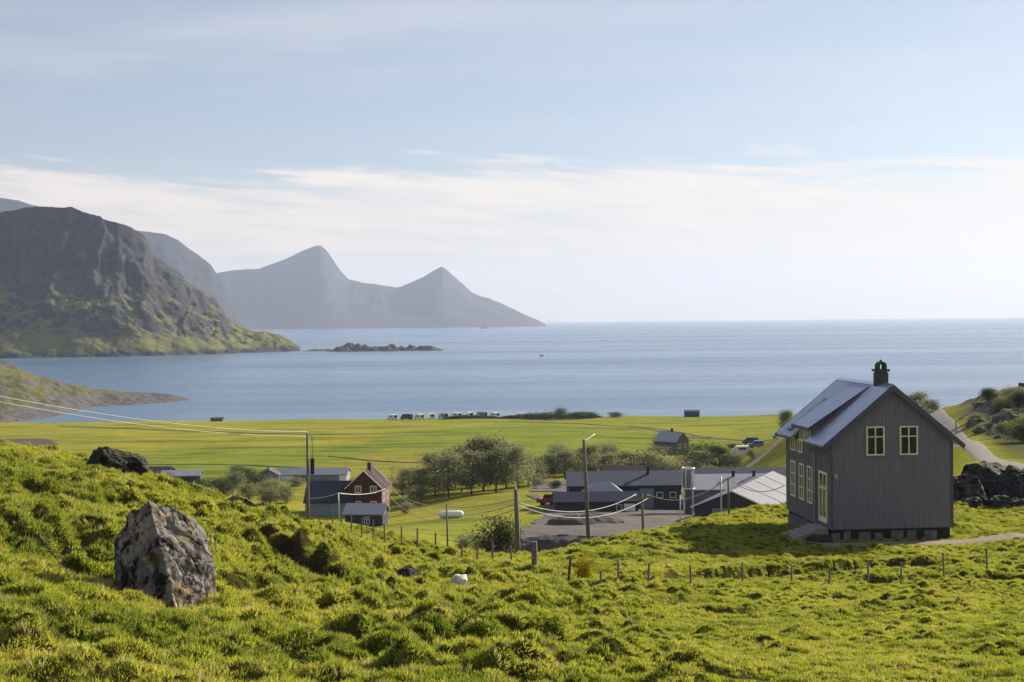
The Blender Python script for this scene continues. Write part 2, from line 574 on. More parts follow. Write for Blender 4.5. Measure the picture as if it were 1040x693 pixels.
def make_blade_mat(name, ramp, trans=0.45):
    m, t = mat_base(name)
    pos = geo_pos(t)
    rnd = t.n('ShaderNodeObjectInfo').outputs['Random']
    big = t.noise(pos, 0.22, 4.0, 0.6)
    small = t.noise(pos, 1.3, 3.0, 0.6)
    k = t.math('ADD', t.math('ADD', t.math('MULTIPLY', big, 0.75), t.math('MULTIPLY', small, 0.35)), t.math('MULTIPLY', rnd, 0.24))
    col = t.ramp(t.math('SUBTRACT', k, 0.17), ramp)
    d = t.n('ShaderNodeBsdfDiffuse'); t.put(d.inputs[0], col)
    tr = t.n('ShaderNodeBsdfTranslucent'); t.put(tr.inputs[0], t.mix(1.0, col, (1.15, 1.1, 0.65, 1), 'MULTIPLY'))
    mx = t.n('ShaderNodeMixShader', {0: trans}); t.put(mx.inputs[1], d.outputs[0]); t.put(mx.inputs[2], tr.outputs[0])
    t.n('ShaderNodeOutputMaterial', {'Surface': mx.outputs[0]})
    return m


make_blade_mat('grass_blades', [(0.22, (0.095, 0.150, 0.028)), (0.38, (0.205, 0.262, 0.042)), (0.54, (0.345, 0.375, 0.062)), (0.68, (0.445, 0.430, 0.095)), (0.86, (0.400, 0.335, 0.160))], 0.5)


def make_leaf_mat(name, cols, trans=0.35):
    m, t = mat_base(name)
    pos = geo_pos(t)
    rnd = t.n('ShaderNodeObjectInfo').outputs['Random']
    n = t.noise(pos, 0.7, 3.0, 0.6)
    k = t.math('ADD', t.math('MULTIPLY', n, 0.8), t.math('MULTIPLY', rnd, 0.25))
    col = t.ramp(k, [(0.3, cols[0]), (0.55, cols[1]), (0.8, cols[2])])
    d = t.n('ShaderNodeBsdfDiffuse'); t.put(d.inputs[0], col)
    tr = t.n('ShaderNodeBsdfTranslucent'); t.put(tr.inputs[0], col)
    mx = t.n('ShaderNodeMixShader', {0: trans}); t.put(mx.inputs[1], d.outputs[0]); t.put(mx.inputs[2], tr.outputs[0])
    t.n('ShaderNodeOutputMaterial', {'Surface': mx.outputs[0]})
    return m


make_leaf_mat('birch_leaves', [(0.140, 0.155, 0.070), (0.235, 0.245, 0.112), (0.320, 0.312, 0.160)], 0.5)
make_leaf_mat('dark_leaves', [(0.042, 0.054, 0.024), (0.072, 0.088, 0.036), (0.110, 0.120, 0.050)])
make_leaf_mat('yellow_flowers', [(0.16, 0.17, 0.02), (0.36, 0.30, 0.02), (0.55, 0.42, 0.02)])
simple('bark', (0.10, 0.085, 0.07), 0.9, 0.3, 4.0)


def make_sea():
    m, t = mat_base('sea_water')
    pos = geo_pos(t)
    w1 = t.noise(t.mapping(pos, (0.05, 0.16, 1), (0, 0, 0.25)), 1.0, 5.0, 0.6)
    w2 = t.noise(t.mapping(pos, (0.35, 0.8, 1), (0, 0, -0.2)), 1.0, 4.0, 0.6)
    slick = t.noise(t.mapping(pos, (0.0005, 0.0042, 1), (0, 0, 0.06)), 1.0, 5.0, 0.6)
    slick2 = t.noise(t.mapping(pos, (0.0016, 0.016, 1), (0, 0, -0.04)), 1.0, 4.0, 0.6)
    k = t.step(t.math('ADD', t.math('MULTIPLY', slick, 0.65), t.math('MULTIPLY', slick2, 0.35)), 0.34, 0.68)
    h = t.math('ADD', t.math('MULTIPLY', w1, 1.0), t.math('MULTIPLY', w2, 0.30))
    b = t.n('ShaderNodeBump', {'Distance': 1.6})
    t.put(b.inputs['Strength'], t.math('MULTIPLY_ADD', k, 0.16, 0.36))
    t.put(b.inputs['Height'], h)
    p = t.n('ShaderNodeBsdfPrincipled', {'IOR': 1.333})
    t.put(p.inputs['Base Color'], t.mix(k, (0.090, 0.160, 0.245, 1), (0.072, 0.138, 0.225, 1)))
    t.put(p.inputs['Roughness'], t.math('MULTIPLY_ADD', k, 0.12, 0.22))
    p.inputs['Specular IOR Level'].default_value = 0.5
    t.put(p.inputs['Normal'], b.outputs[0])
    t.n('ShaderNodeOutputMaterial', {'Surface': p.outputs[0]})


make_sea()


def make_rock(name, dark, mid, light, scale=1.0, lichen=0.0, moss=0.0):
    m, t = mat_base(name)
    co = t.n('ShaderNodeTexCoord').outputs['Object']
    n1 = t.noise(co, 1.4 * scale, 8.0, 0.65, 0.6)
    n2 = t.noise(t.mapping(co, (1, 1, 0.6), (0.3, 0.5, 0.2)), 4.5 * scale, 7.0, 0.7, 1.0)
    vor = t.n('ShaderNodeTexVoronoi', {'Scale': 2.6 * scale}, feature='DISTANCE_TO_EDGE')
    t.put(vor.inputs['Vector'], t.mix(0.35, co, t.n('ShaderNodeTexNoise', {'Vector': co, 'Scale': 2.0 * scale}).outputs['Color']))
    col = t.ramp(n1, [(0.28, dark), (0.5, mid), (0.72, light)])
    col = t.mix(t.step(n2, 0.47, 0.56), col, tuple(k * 0.30 for k in dark) + (1,))
    if lichen:
        n3 = t.noise(co, 2.2 * scale, 5.0, 0.6)
        n4 = t.noise(co, 9.0 * scale, 4.0, 0.6)
        col = t.mix(t.math('MULTIPLY', t.math('MULTIPLY', t.step(n3, 0.52, 0.62), t.step(n4, 0.46, 0.56)), lichen), col, (0.36, 0.25, 0.065, 1))
        n5 = t.noise(t.mapping(co, (1, 1, 1), loc=(4, 2, 9)), 5.0 * scale, 5.0, 0.65)
        col = t.mix(t.math('MULTIPLY', t.step(n5, 0.56, 0.63), 0.55), col, (0.36, 0.335, 0.31, 1))
    if moss:
        nz = t.n('ShaderNodeSeparateXYZ', {'Vector': t.n('ShaderNodeNewGeometry').outputs['Normal']}).outputs[2]
        col = t.mix(t.math('MULTIPLY', t.step(t.math('ADD', nz, t.math('MULTIPLY', n1, 0.5)), 0.85, 1.15), moss), col, (0.085, 0.095, 0.022, 1))
    h = t.math('ADD', t.math('MULTIPLY', n1, 0.6), t.math('MULTIPLY', n2, 0.4))
    h = t.math('ADD', h, t.math('MULTIPLY', t.step(vor.outputs['Distance'], 0.0, 0.08), 0.25))
    finish(t, col, 0.9, bump(t, h, 0.8, 0.14 / scale), 0.2)
    return m


make_rock('boulder_rock', (0.060, 0.052, 0.048), (0.170, 0.150, 0.138), (0.31, 0.28, 0.255), 0.8, 0.42, 0.9)
make_rock('dark_rock', (0.016, 0.015, 0.016), (0.045, 0.042, 0.044), (0.11, 0.10, 0.10), 0.8, 0.0, 0.5)
make_rock('bank_rock', (0.014, 0.014, 0.017), (0.038, 0.037, 0.040), (0.095, 0.09, 0.088), 0.5, 0.0, 0.35)
make_rock('flat_stone', (0.07, 0.055, 0.045), (0.16, 0.13, 0.11), (0.26, 0.22, 0.19), 2.0)
make_rock('hill_stone', (0.05, 0.048, 0.05), (0.12, 0.112, 0.112), (0.22, 0.205, 0.20), 0.35, 0.0, 0.6)
make_rock('pale_stone', (0.20, 0.19, 0.19), (0.34, 0.33, 0.32), (0.5, 0.48, 0.46), 2.0)


def make_mountain(name, rockd, rockl, green, lo, hi, scale, gstrength, gtop=0.0, glow=0.0):
    m, t = mat_base(name)
    pos = geo_pos(t)
    sep = t.n('ShaderNodeSeparateXYZ', {'Vector': pos})
    nz = t.n('ShaderNodeSeparateXYZ', {'Vector': t.n('ShaderNodeNewGeometry').outputs['Normal']}).outputs[2]
    n1 = t.noise(t.mapping(pos, (scale, scale, scale * 0.45)), 1.0, 8.0, 0.68)
    n2 = t.noise(t.mapping(pos, (scale * 5, scale * 5, scale * 2.5)), 1.0, 7.0, 0.7)
    rock = t.ramp(n2, [(0.30, rockd), (0.72, rockl)])
    flat = t.step(t.math('ADD', nz, t.math('MULTIPLY', t.math('SUBTRACT', n1, 0.5), 0.55)), lo, hi)
    if glow: flat = t.math('MULTIPLY', flat, t.step(t.math('ADD', sep.outputs[2], t.math('MULTIPLY', t.math('SUBTRACT', n1, 0.5), glow * 1.2)), glow * 0.4, glow * 1.2))
    if gtop: flat = t.math('MULTIPLY', flat, t.math('SUBTRACT', 1.0, t.step(t.math('ADD', sep.outputs[2], t.math('MULTIPLY', n2, 60.0)), gtop * 0.55, gtop)))
    gcol = t.ramp(n1, [(0.3, tuple(k * 0.55 for k in green)), (0.55, green), (0.75, (green[0] * 1.25, green[1] * 1.1, green[2]))])
    col = t.mix(t.math('MULTIPLY', flat, gstrength), rock, gcol)
    finish(t, col, 0.95, bump(t, n2, 0.8, 3.0), 0.1)
    return m


make_mountain('mountain_side', (0.016, 0.018, 0.024), (0.070, 0.071, 0.078), (0.150, 0.155, 0.038), 0.56, 0.84, 0.016, 0.9, 185.0, 9.0)
make_mountain('far_range_side', (0.012, 0.016, 0.027), (0.036, 0.040, 0.052), (0.026, 0.034, 0.026), 0.6, 0.8, 0.004, 0.7)
make_mountain('headland_side', (0.045, 0.042, 0.042), (0.19, 0.175, 0.17), (0.130, 0.135, 0.035), 0.80, 0.97, 0.05, 0.95, 0.0, 7.0)
make_mountain('skerry_rock', (0.03, 0.03, 0.03), (0.09, 0.085, 0.08), (0.05, 0.05, 0.02), 0.9, 1.0, 0.1, 0.4)


def make_gravel(name, a, b, scale=1.2):
    m, t = mat_base(name)
    pos = geo_pos(t)
    n = t.noise(pos, 0.25, 6.0, 0.6); n2 = t.noise(pos, scale * 4, 5.0, 0.7)
    col = t.ramp(t.math('ADD', t.math('MULTIPLY', n, 0.6), t.math('MULTIPLY', n2, 0.4)), [(0.32, a), (0.68, b)])
    finish(t, col, 0.95, bump(t, n2, 0.6, 0.06), 0.15)
    return m


make_gravel('yard_gravel', (0.050, 0.044, 0.042), (0.150, 0.128, 0.118))
make_gravel('road_gravel', (0.15, 0.135, 0.120), (0.24, 0.212, 0.19))
make_gravel('path_gravel', (0.16, 0.125, 0.095), (0.30, 0.24, 0.19), 2.0)
make_gravel('bank_fill', (0.045, 0.040, 0.040), (0.12, 0.105, 0.10), 1.0)
make_gravel('ditch_turf', (0.050, 0.058, 0.018), (0.115, 0.120, 0.040), 0.8)
make_gravel('field_soil', (0.050, 0.038, 0.034), (0.085, 0.062, 0.055), 0.6)

simple('wall_charcoal', (0.188, 0.182, 0.196), 0.75, 0.15, 1.6, stretch=(5, 5, 0.35), bmp=0.15)
simple('plinth_stone', (0.15, 0.145, 0.14), 0.9, 0.35, 3.0, bmp=0.4)
simple('roof_metal', (0.56, 0.60, 0.70), 0.26, 0.08, 1.2, metal=0.9, spec=0.5, stretch=(0.6, 2, 2))
simple('dark_trim', (0.090, 0.088, 0.098), 0.6, 0.1)
simple('cream_paint', (0.80, 0.75, 0.52), 0.5, 0.06)
simple('white_paint', (0.78, 0.77, 0.74), 0.5, 0.05)
simple('pale_grey_roof', (0.30, 0.32, 0.36), 0.5, 0.10, 0.8, metal=0.2, stretch=(6, 1, 1))
simple('sheet_roof', (0.115, 0.122, 0.142), 0.6, 0.10, 0.8, stretch=(1, 6, 1))
simple('lilac_grey_roof', (0.26, 0.25, 0.30), 0.5, 0.15, 0.8, stretch=(8, 1, 1))
simple('slate_blue_roof', (0.048, 0.058, 0.085), 0.7, 0.14, 0.7, spec=0.15, stretch=(5, 1, 1))
simple('navy_roof', (0.030, 0.036, 0.055), 0.85, 0.12, 0.7, spec=0.05, stretch=(4, 1, 1))
simple('dark_wall', (0.040, 0.042, 0.050), 0.8, 0.2, 1.5)
simple('red_wall', (0.075, 0.018, 0.018), 0.8, 0.16, 1.5)
simple('brown_roof', (0.085, 0.060, 0.055), 0.75, 0.2, 1.0)
simple('maroon_roof', (0.050, 0.028, 0.030), 0.85, 0.2, 1.0, spec=0.1)
simple('grey_wall', (0.20, 0.20, 0.21), 0.8, 0.12, 1.0)
simple('blue_grey_wall', (0.20, 0.23, 0.28), 0.8, 0.12, 1.0)
simple('blue_grey_roof', (0.15, 0.17, 0.21), 0.8, 0.12, 1.0, spec=0.1)
simple('weathered_wall', (0.095, 0.092, 0.095), 0.85, 0.2, 1.0)
simple('brick', (0.17, 0.085, 0.070), 0.9, 0.3, 3.0)
simple('chimney_dark', (0.060, 0.052, 0.048), 0.9, 0.3, 4.0)
simple('weathered_wood', (0.17, 0.145, 0.115), 0.9, 0.3, 5.0, stretch=(4, 4, 0.6))
simple('brown_wood', (0.12, 0.070, 0.040), 0.9, 0.3, 5.0, stretch=(4, 4, 0.6))
simple('galvanised', (0.32, 0.32, 0.31), 0.5, 0.1, 2.0, metal=0.4)
simple('cable_grey', (0.36, 0.35, 0.33), 0.55, 0.05)
simple('wire', (0.10, 0.09, 0.085), 0.6, 0.05)
simple('black_rubber', (0.02, 0.02, 0.022), 0.7, 0.1)
simple('stone_step', (0.27, 0.25, 0.235), 0.9, 0.25, 3.0, bmp=0.4)
simple('green_paint', (0.035, 0.075, 0.065), 0.5, 0.1)
simple('red_paint', (0.22, 0.05, 0.04), 0.5, 0.1)
simple('blue_paint', (0.12, 0.18, 0.30), 0.5, 0.1)
simple('wool', (0.62, 0.57, 0.47), 1.0, 0.16, 14.0, bmp=0.8)
simple('sheep_skin', (0.11, 0.095, 0.085), 0.8, 0.2, 6.0)
simple('copper_lamp', (0.40, 0.38, 0.34), 0.4, 0.1)
simple('earth_and_gap_shade', (0.035, 0.028, 0.022), 0.95, 0.3, 4.0, bmp=0.5)


def make_glass():
    m, t = mat_base('window_glass')
    co = t.n('ShaderNodeTexCoord').outputs['Object']
    n = t.noise(co, 1.5, 3.0)
    col = t.ramp(n, [(0.3, (0.018, 0.018, 0.014)), (0.7, (0.045, 0.045, 0.035))])
    finish(t, col, 0.06, bump(t, n, 0.05, 0.02), 0.6)


make_glass()
M = MATS

# ------------------------------------------------------------------ the setting: ground, sea, mountains
th_in = np.linspace(-0.40, 0.40, 1250)
th = np.concatenate([np.linspace(-0.85, -0.405, 40), th_in, np.linspace(0.405, 0.85, 40)])
rows = np.concatenate([np.exp(np.linspace(math.log(12.5), math.log(125), 1050)), np.exp(np.linspace(math.log(126), math.log(1040), 280))])
TT, DD = np.meshgrid(th, rows)
GXX = TT * DD
GZZ = ground_z(GXX.ravel(), DD.ravel()).reshape(DD.shape)
gme = mesh_np('ground', np.stack([GXX.ravel(), DD.ravel(), GZZ.ravel()], 1), grid_faces(*DD.shape))
ang = TT * 1430 + 520
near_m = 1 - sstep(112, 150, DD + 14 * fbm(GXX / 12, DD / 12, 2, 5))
bare = np.zeros_like(DD)
for (a, b, rx, ry, dp) in PITS:
    bare = np.maximum(bare, np.exp(-(((GXX - a) / (rx * 1.1)) ** 2 + ((DD - b) / (ry * 1.1)) ** 2) ** 2))
for (cx_, cy_, hh, ww, dec) in SCARPS[5:7]:
    k = (GXX > cx_[0]) & (GXX < cx_[-1]) & (DD < 70)
    e = DD[k] - np.interp(GXX[k], cx_, cy_)
    bare[k] = np.maximum(bare[k], np.exp(-((e + 0.1) / 0.55) ** 2))
rockm = sstep(8, 34, ang - np.interp(DD, [118, 132, 142, 160, 182, 215, 260, 320], [1100, 1052, 1026, 1003, 984, 970, 958, 947])) * sstep(130, 175, DD) * (1 - sstep(420, 500, DD))
za = gme.color_attributes.new('zones', 'FLOAT_COLOR', 'POINT')
za.data.foreach_set('color', np.stack([near_m.ravel(), bare.ravel(), rockm.ravel(), np.ones(DD.size)], 1).astype(np.float32).ravel())
ground = link('ground', gme, M['turf_ground']); ground['kind'] = 'structure'
del GZZ, gme

sea = link('sea', mesh_np('sea', [(-24000, -600, 0), (24000, -600, 0), (24000, 27000, 0), (-24000, 27000, 0)], [(0, 1, 2, 3)], False), M['sea_water'])
sea['kind'] = 'structure'


def ridge(name, sil, Dr, Df, Db, mat, prof=1.0, nx=260, nt=150, gully=0.0, gw=60.0, rough=0.0, rw=40.0, seed=1, off=-4.0, keep=0.94, shore=0.0):
    """a hill as a height field: skyline points (px, py) at ridge distance Dr(px), foot at Df(px) towards the camera, back foot at Db(px)"""
    sp = np.array(sil, float)
    pxs = np.linspace(sp[0, 0], sp[-1, 0], nx)
    pys = np.interp(pxs, sp[:, 0], sp[:, 1])
    V = []
    tt = np.concatenate([np.linspace(0, 1, int(nt * 0.75)), np.linspace(1, 2, int(nt * 0.25))[1:]])
    P = np.empty((len(tt), nx, 3))
    for j, (px, py) in enumerate(zip(pxs, pys)):
        dr, df, db = Dr(px), Df(px), Db(px)
        top = at(px, py, dr).z
        D = np.where(tt <= 1, df + (dr - df) * tt, dr + (db - dr) * (tt - 1))
        up = np.where(tt <= 1, tt ** prof, (2 - tt) ** 0.8)
        P[:, j, 0] = x_at(px, 1.0, py) * D; P[:, j, 1] = D; P[:, j, 2] = top * up + off * (1 - up)
    T2 = np.repeat(tt[:, None], nx, 1)
    H = np.maximum(P[:, :, 2], 0)
    x, y = P[:, :, 0], P[:, :, 1]
    env = np.clip(np.where(T2 <= 1, T2, 2 - T2), 0, 1)
    mid = np.where(T2 <= 1, np.sin(np.clip(T2, 0, 1) * math.pi * keep), 0.6)
    if gully:
        wob = 0.8 * gw * fbm(x / (gw * 2), y / (gw * 2), 3, seed)
        g = ridged((x + 0.55 * (y - y.min()) * 0 + wob) / gw, T2 * 0.9 + 3, 4, seed + 2)
        gam = np.array([float(gully(p)) if callable(gully) else gully for p in pxs])[None]
        P[:, :, 2] += gam * (g - 0.55) * mid * np.clip(H / (H.max() * 0.35), 0, 1)
    if rough:
        P[:, :, 2] += rough * fbm(x / rw, y / rw, 5, seed + 30) * (np.clip(env * 3, 0, 1) * (1 - 0.7 * np.exp(-((T2 - 1) / 0.12) ** 2))) * np.clip(H / (H.max() * 0.15), 0.1, 1)
    if shore:
        P[:, :, 2] += shore * fbm(x / 26.0, y / 26.0, 4, seed + 50) * np.exp(-(H / (shore * 3.0)) ** 2)
    P[0, :, 2] = off; P[-1, :, 2] = off
    o = link(name, mesh_np(name, P.reshape(-1, 3), grid_faces(len(tt), nx)), mat)
    o['kind'] = 'structure'
    return o


def lerp_tab(tab):
    a = np.array(tab, float)
    return lambda px: float(np.interp(px, a[:, 0], a[:, 1]))


ridge('mountain', [(-420, 235), (-300, 222), (-180, 226), (-80, 220), (0, 217), (25, 212), (48, 210.5), (75, 211.5), (90, 216), (102, 221), (118, 224), (135, 231), (146, 238), (151, 248), (156, 261), (166, 268), (176, 276), (184, 279),
                   (192, 287), (203, 294), (212, 299), (219, 302), (224, 310), (229, 319), (238, 328), (246, 333), (258, 337), (270, 337.5), (282, 340), (292, 344), (299, 350), (305, 356)],
      lerp_tab([(-420, 2500), (0, 2440), (120, 2430), (170, 2480), (230, 2560), (305, 2490)]),
      lerp_tab([(-420, 2050), (0, 2120), (60, 2150), (100, 2158), (130, 2168), (160, 2185), (190, 2215), (220, 2262), (250, 2320), (280, 2385), (305, 2440)]),
      lerp_tab([(-420, 3600), (305, 2800)]), M['mountain_side'], 1.1, 560, 320, lambda px: 14 + 40 * sstep(20, 170, px), 52.0, 18.0, 34.0, 3, shore=7.0)
ridge('headland', [(-260, 330), (-150, 340), (-60, 354), (0, 366), (20, 373), (40, 382), (62, 388), (80, 393.5), (100, 396.5), (125, 399), (150, 400.2), (175, 401.6), (192, 403.2), (203, 405.5)],
      lerp_tab([(-260, 900), (60, 890), (120, 915), (203, 945)]),
      lerp_tab([(-260, 690), (0, 715), (60, 760), (100, 845), (150, 868), (203, 915)]),
      lerp_tab([(-260, 1200), (60, 1050), (203, 980)]), M['headland_side'], 0.85, 300, 120, 1.2, 22.0, 3.4, 14.0, 8, -2.0, shore=2.2)
ridge('far_mountains', [(-160, 196), (-60, 196), (0, 201), (18, 203), (30, 207), (42, 210), (90, 226), (130, 232), (148, 235), (166, 238), (180, 243), (192, 252), (206, 262), (214, 268), (219, 276), (226, 284), (234, 300), (243, 318), (252, 333)],
      lambda px: 7600, lambda px: 6500, lambda px: 8800, M['far_range_side'], 1.1, 260, 90, 60.0, 330.0, 30.0, 160.0, 12)
ridge('far_island', [(170, 300), (205, 281), (225, 276), (238, 274), (252, 273), (262, 273), (290, 263), (310, 254), (320, 250), (325, 249.5), (330, 253), (335, 259), (341, 268), (346, 275), (354, 283), (368, 287), (386, 290), (404, 291.5),
                     (417, 287), (430, 281), (443, 273.5), (449, 271), (455, 275), (463, 282), (472, 290), (480, 297), (489, 301), (497, 303), (510, 309), (523, 315), (538, 322), (548, 326), (554, 329.5)],
      lambda px: 11500, lambda px: 10300, lambda px: 13200, M['far_range_side'], 1.1, 420, 90, 70.0, 420.0, 25.0, 220.0, 22)


def islet(px0, px1, D, hs, seed):
    n = 90
    x0, x1 = x_at(px0, D), x_at(px1, D)
    xs = np.linspace(x0, x1, n); ys = np.linspace(D - 45, D + 45, 30)
    XX, YY = np.meshgrid(xs, ys)
    pr = np.interp(XX, np.linspace(x0, x1, len(hs)), hs)
    z = pr * np.clip(1 - ((YY - D) / 42) ** 2, 0, 1) * (0.55 + 0.75 * ridged(XX / 22, YY / 22, 4, seed)) * (0.8 + 0.7 * fbm(XX / 9, YY / 9, 3, seed)) - 1.2
    o = link('skerry', mesh_np('skerry', np.stack([XX, YY, z], 2).reshape(-1, 3), grid_faces(30, n)), M['skerry_rock'])
    o['kind'] = 'structure'


islet(306, 345, 2450, [1.2, 3, 5, 4, 3], 4)
islet(333, 452, 2400, [1.5, 8, 15, 13, 15, 10, 12, 11, 8, 9, 8, 10, 7, 1.5], 5)
islet(487, 497, 8600, [2, 9, 11, 8, 3], 6)


def strip(name, pts, mat, lift=0.1, n_across=9):
    """a road or path draped over the ground: pts = (x, y, half width)"""
    P = np.array(pts, float)
    s = np.concatenate([[0], np.cumsum(np.hypot(np.diff(P[:, 0]), np.diff(P[:, 1])))])
    m = max(30, int(s[-1] / 0.8))
    t = np.linspace(0, s[-1], m)
    x, y, w = (np.interp(t, s, P[:, k]) for k in range(3))
    for _ in range(500 if name in ('field_track', 'ditch') else 12):
        x[1:-1] = (x[:-2] + x[2:] + 2 * x[1:-1]) / 4; y[1:-1] = (y[:-2] + y[2:] + 2 * y[1:-1]) / 4
    tx, ty = np.gradient(x), np.gradient(y); L = np.hypot(tx, ty); nx_, ny_ = -ty / L, tx / L
    w = w * (1 + 0.10 * fbm(t / 3.0, t * 0 + 2, 3, 9))
    a = np.linspace(-1, 1, n_across)
    XX = x[:, None] + nx_[:, None] * w[:, None] * a[None]; YY = y[:, None] + ny_[:, None] * w[:, None] * a[None]
    ZZ = ground_z(XX.ravel(), YY.ravel()).reshape(XX.shape) + lift * (1 - 0.8 * np.abs(a)[None] ** 3)
    ZZ[:, 0] -= lift * 1.5; ZZ[:, -1] -= lift * 1.5
    o = link(name, mesh_np(name, np.stack([XX, YY, ZZ], 2).reshape(-1, 3), grid_faces(m, n_across)), mat)
    o['kind'] = 'structure'
    return o


def patch(name, poly_px, mat, lift=0.12, step=1.6, bumps=0.0, seed=1):
    """ground sheet inside a polygon given by ground points (x, y)"""
    P = np.array(poly_px, float)
    xs = np.arange(P[:, 0].min(), P[:, 0].max(), step); ys = np.arange(P[:, 1].min(), P[:, 1].max(), step)
    XX, YY = np.meshgrid(xs, ys)
    wx = XX + 1.6 * fbm(XX / 5, YY / 5, 3, seed); wy = YY + 1.6 * fbm(XX / 5, YY / 5, 3, seed + 9)
    ins = np.zeros(XX.shape, bool)
    j = len(P) - 1
    for i in range(len(P)):
        c = ((P[i, 1] > wy) != (P[j, 1] > wy)) & (wx < (P[j, 0] - P[i, 0]) * (wy - P[i, 1]) / (P[j, 1] - P[i, 1] + 1e-9) + P[i, 0])
        ins ^= c; j = i
    ZZ = ground_z(XX.ravel(), YY.ravel()).reshape(XX.shape) + lift + bumps * np.clip(fbm(XX / 6, YY / 6, 3, seed + 4), 0, 1)
    Fc = grid_faces(*XX.shape)
    ok = ins.ravel()[Fc].all(1)
    used, inv = np.unique(Fc[ok], return_inverse=True)
    V = np.stack([XX, YY, ZZ], 2).reshape(-1, 3)[used]
    o = link(name, mesh_np(name, V, inv.reshape(-1, 4)), mat)
    o['kind'] = 'structure'
    return o


def gpt(px, D):
    return (x_at(px, D), D)


patch('gravel_yard', [gpt(520, 168), gpt(580, 160), gpt(640, 158), gpt(700, 172), gpt(730, 200), gpt(800, 225), gpt(800, 258), gpt(560, 258), gpt(548, 215), gpt(524, 200)], M['yard_gravel'], 0.10, 0.55)
patch('gravel_patch', [gpt(538, 285), gpt(585, 280), gpt(588, 330), gpt(545, 325)], M['yard_gravel'], 0.15, 0.6)
patch('field_patch', [gpt(-60, 480), gpt(20, 470), gpt(62, 500), gpt(48, 540), gpt(-60, 545)], M['field_soil'], 0.25, 1.2)
strip('gravel_road', [(x_at(1100, 118), 118, 1.8), (x_at(1052, 132), 132, 1.4), (x_at(1026, 142), 142, 1.3), (x_at(1003, 160), 160, 1.4), (x_at(984, 182), 182, 1.5), (x_at(970, 215), 215, 1.6), (x_at(958, 260), 260, 1.9), (x_at(947, 320), 320, 2.0)], M['road_gravel'], 0.10)
strip('footpath', [(x_at(1120, 92.5), 92.5, 1.15), (x_at(1040, 90.8), 90.8, 1.15), (x_at(985, 89.3), 89.3, 1.15), (x_at(940, 88.0), 88.0, 1.15), (x_at(890, 87.4), 87.4, 1.0), (x_at(845, 87.6), 87.6, 0.8), (x_at(815, 88.0), 88.0, 0.45)], M['path_gravel'], 0.10)
strip('farm_track', [(x_at(820, 380), 380, 1.6), (x_at(780, 345), 345, 1.8), (x_at(745, 325), 325, 1.8), (x_at(715, 312), 312, 1.5), (x_at(690, 300), 300, 1.2)], M['road_gravel'], 0.16)
strip('farm_track', [(x_at(540, 275), 275, 1.5), (x_at(556, 255), 255, 1.8), (x_at(562, 235), 235, 1.8), (x_at(560, 215), 215, 1.8)], M['yard_gravel'], 0.16)

for pts in ([(335, 425), (372, 404), (410, 392), (455, 398), (500, 372)], [(640, 590), (690, 545), (735, 495), (775, 455), (790, 430)], [(60, 640), (160, 600), (270, 560), (380, 545), (430, 560)], [(520, 640), (600, 610), (660, 565), (690, 520), (720, 500)], [(-30, 420), (110, 400), (240, 392), (330, 372)]):
    strip('ditch', [(x_at(p[0], p[1]), p[1], 1.5) for p in pts], M['ditch_turf'], 0.22, 5)

# haze: the air over the sea and the plain
hz = MB().box(-24500, 24500, -1500, 27500, -9.5, 900).build('haze', None)
hm = bpy.data.materials.new('sea_air'); hm.use_nodes = True; hm.node_tree.nodes.clear()
ht = NT(hm.node_tree)
pv = ht.n('ShaderNodeVolumePrincipled', {'Color': (0.585, 0.695, 0.935, 1), 'Density': 5.5e-5, 'Anisotropy': 0.25})
ht.n('ShaderNodeOutputMaterial', {'Volume': pv.outputs[0]})
hz.data.materials.append(hm)
hz['kind'] = 'stuff'

# ------------------------------------------------------------------ buildings
def window(parent, axis, u, z, w, h, plane, cols=2, rows=2, frame='cream_paint', depth=0.07, bar=0.09):
    """a window on a wall plane; axis 'y-': wall faces -y at y=plane; 'x-': faces -x; 'x+': faces +x. Returns the frame part with its pane."""
    f = MB(); sg = -1 if axis[1] == '-' else 1
    a, b = sorted((plane + sg * 0.004, plane + sg * depth)); pa, pb = sorted((plane + sg * 0.003, plane + sg * 0.02))

    def bx(mb, u0, u1, z0, z1, d0, d1):
        if axis[0] == 'y': mb.box(u0, u1, d0, d1, z0, z1)
        else: mb.box(d0, d1, u0, u1, z0, z1)
    u0, u1, z0, z1 = u - w / 2, u + w / 2, z, z + h
    bx(f, u0 - bar, u0, z0 - bar, z1 + bar, a, b); bx(f, u1, u1 + bar, z0 - bar, z1 + bar, a, b)
    bx(f, u0, u1, z0 - bar, z0, a, b); bx(f, u0, u1, z1, z1 + bar, a, b)
    c, d = sorted((plane + sg * 0.022, plane + sg * (depth - 0.012)))
    for i in range(1, cols): bx(f, u0 + w * i / cols - bar * 0.4, u0 + w * i / cols + bar * 0.4, z0, z1, c, d)
    zz = [z0 + h * (0.36 if rows == 2 else i / rows) for i in range(1, rows)]
    if rows == 2: zz = [z0 + h * 0.66]
    for zq in zz: 
        for i in range(cols):
            g0 = u0 + w * i / cols + (bar * 0.4 if i else 0) + 0.001; g1 = u0 + w * (i + 1) / cols - (bar * 0.4 if i < cols - 1 else 0) - 0.001
            bx(f, g0, g1, zq - bar * 0.35, zq + bar * 0.35, c, d)
    fo = f.build('window', M[frame], parent)
    p = MB(); bx(p, u0 + 0.002, u1 - 0.002, z0 + 0.002, z1 - 0.002, pa, pb)
    p.build('pane', M['window_glass'], fo)
    return fo


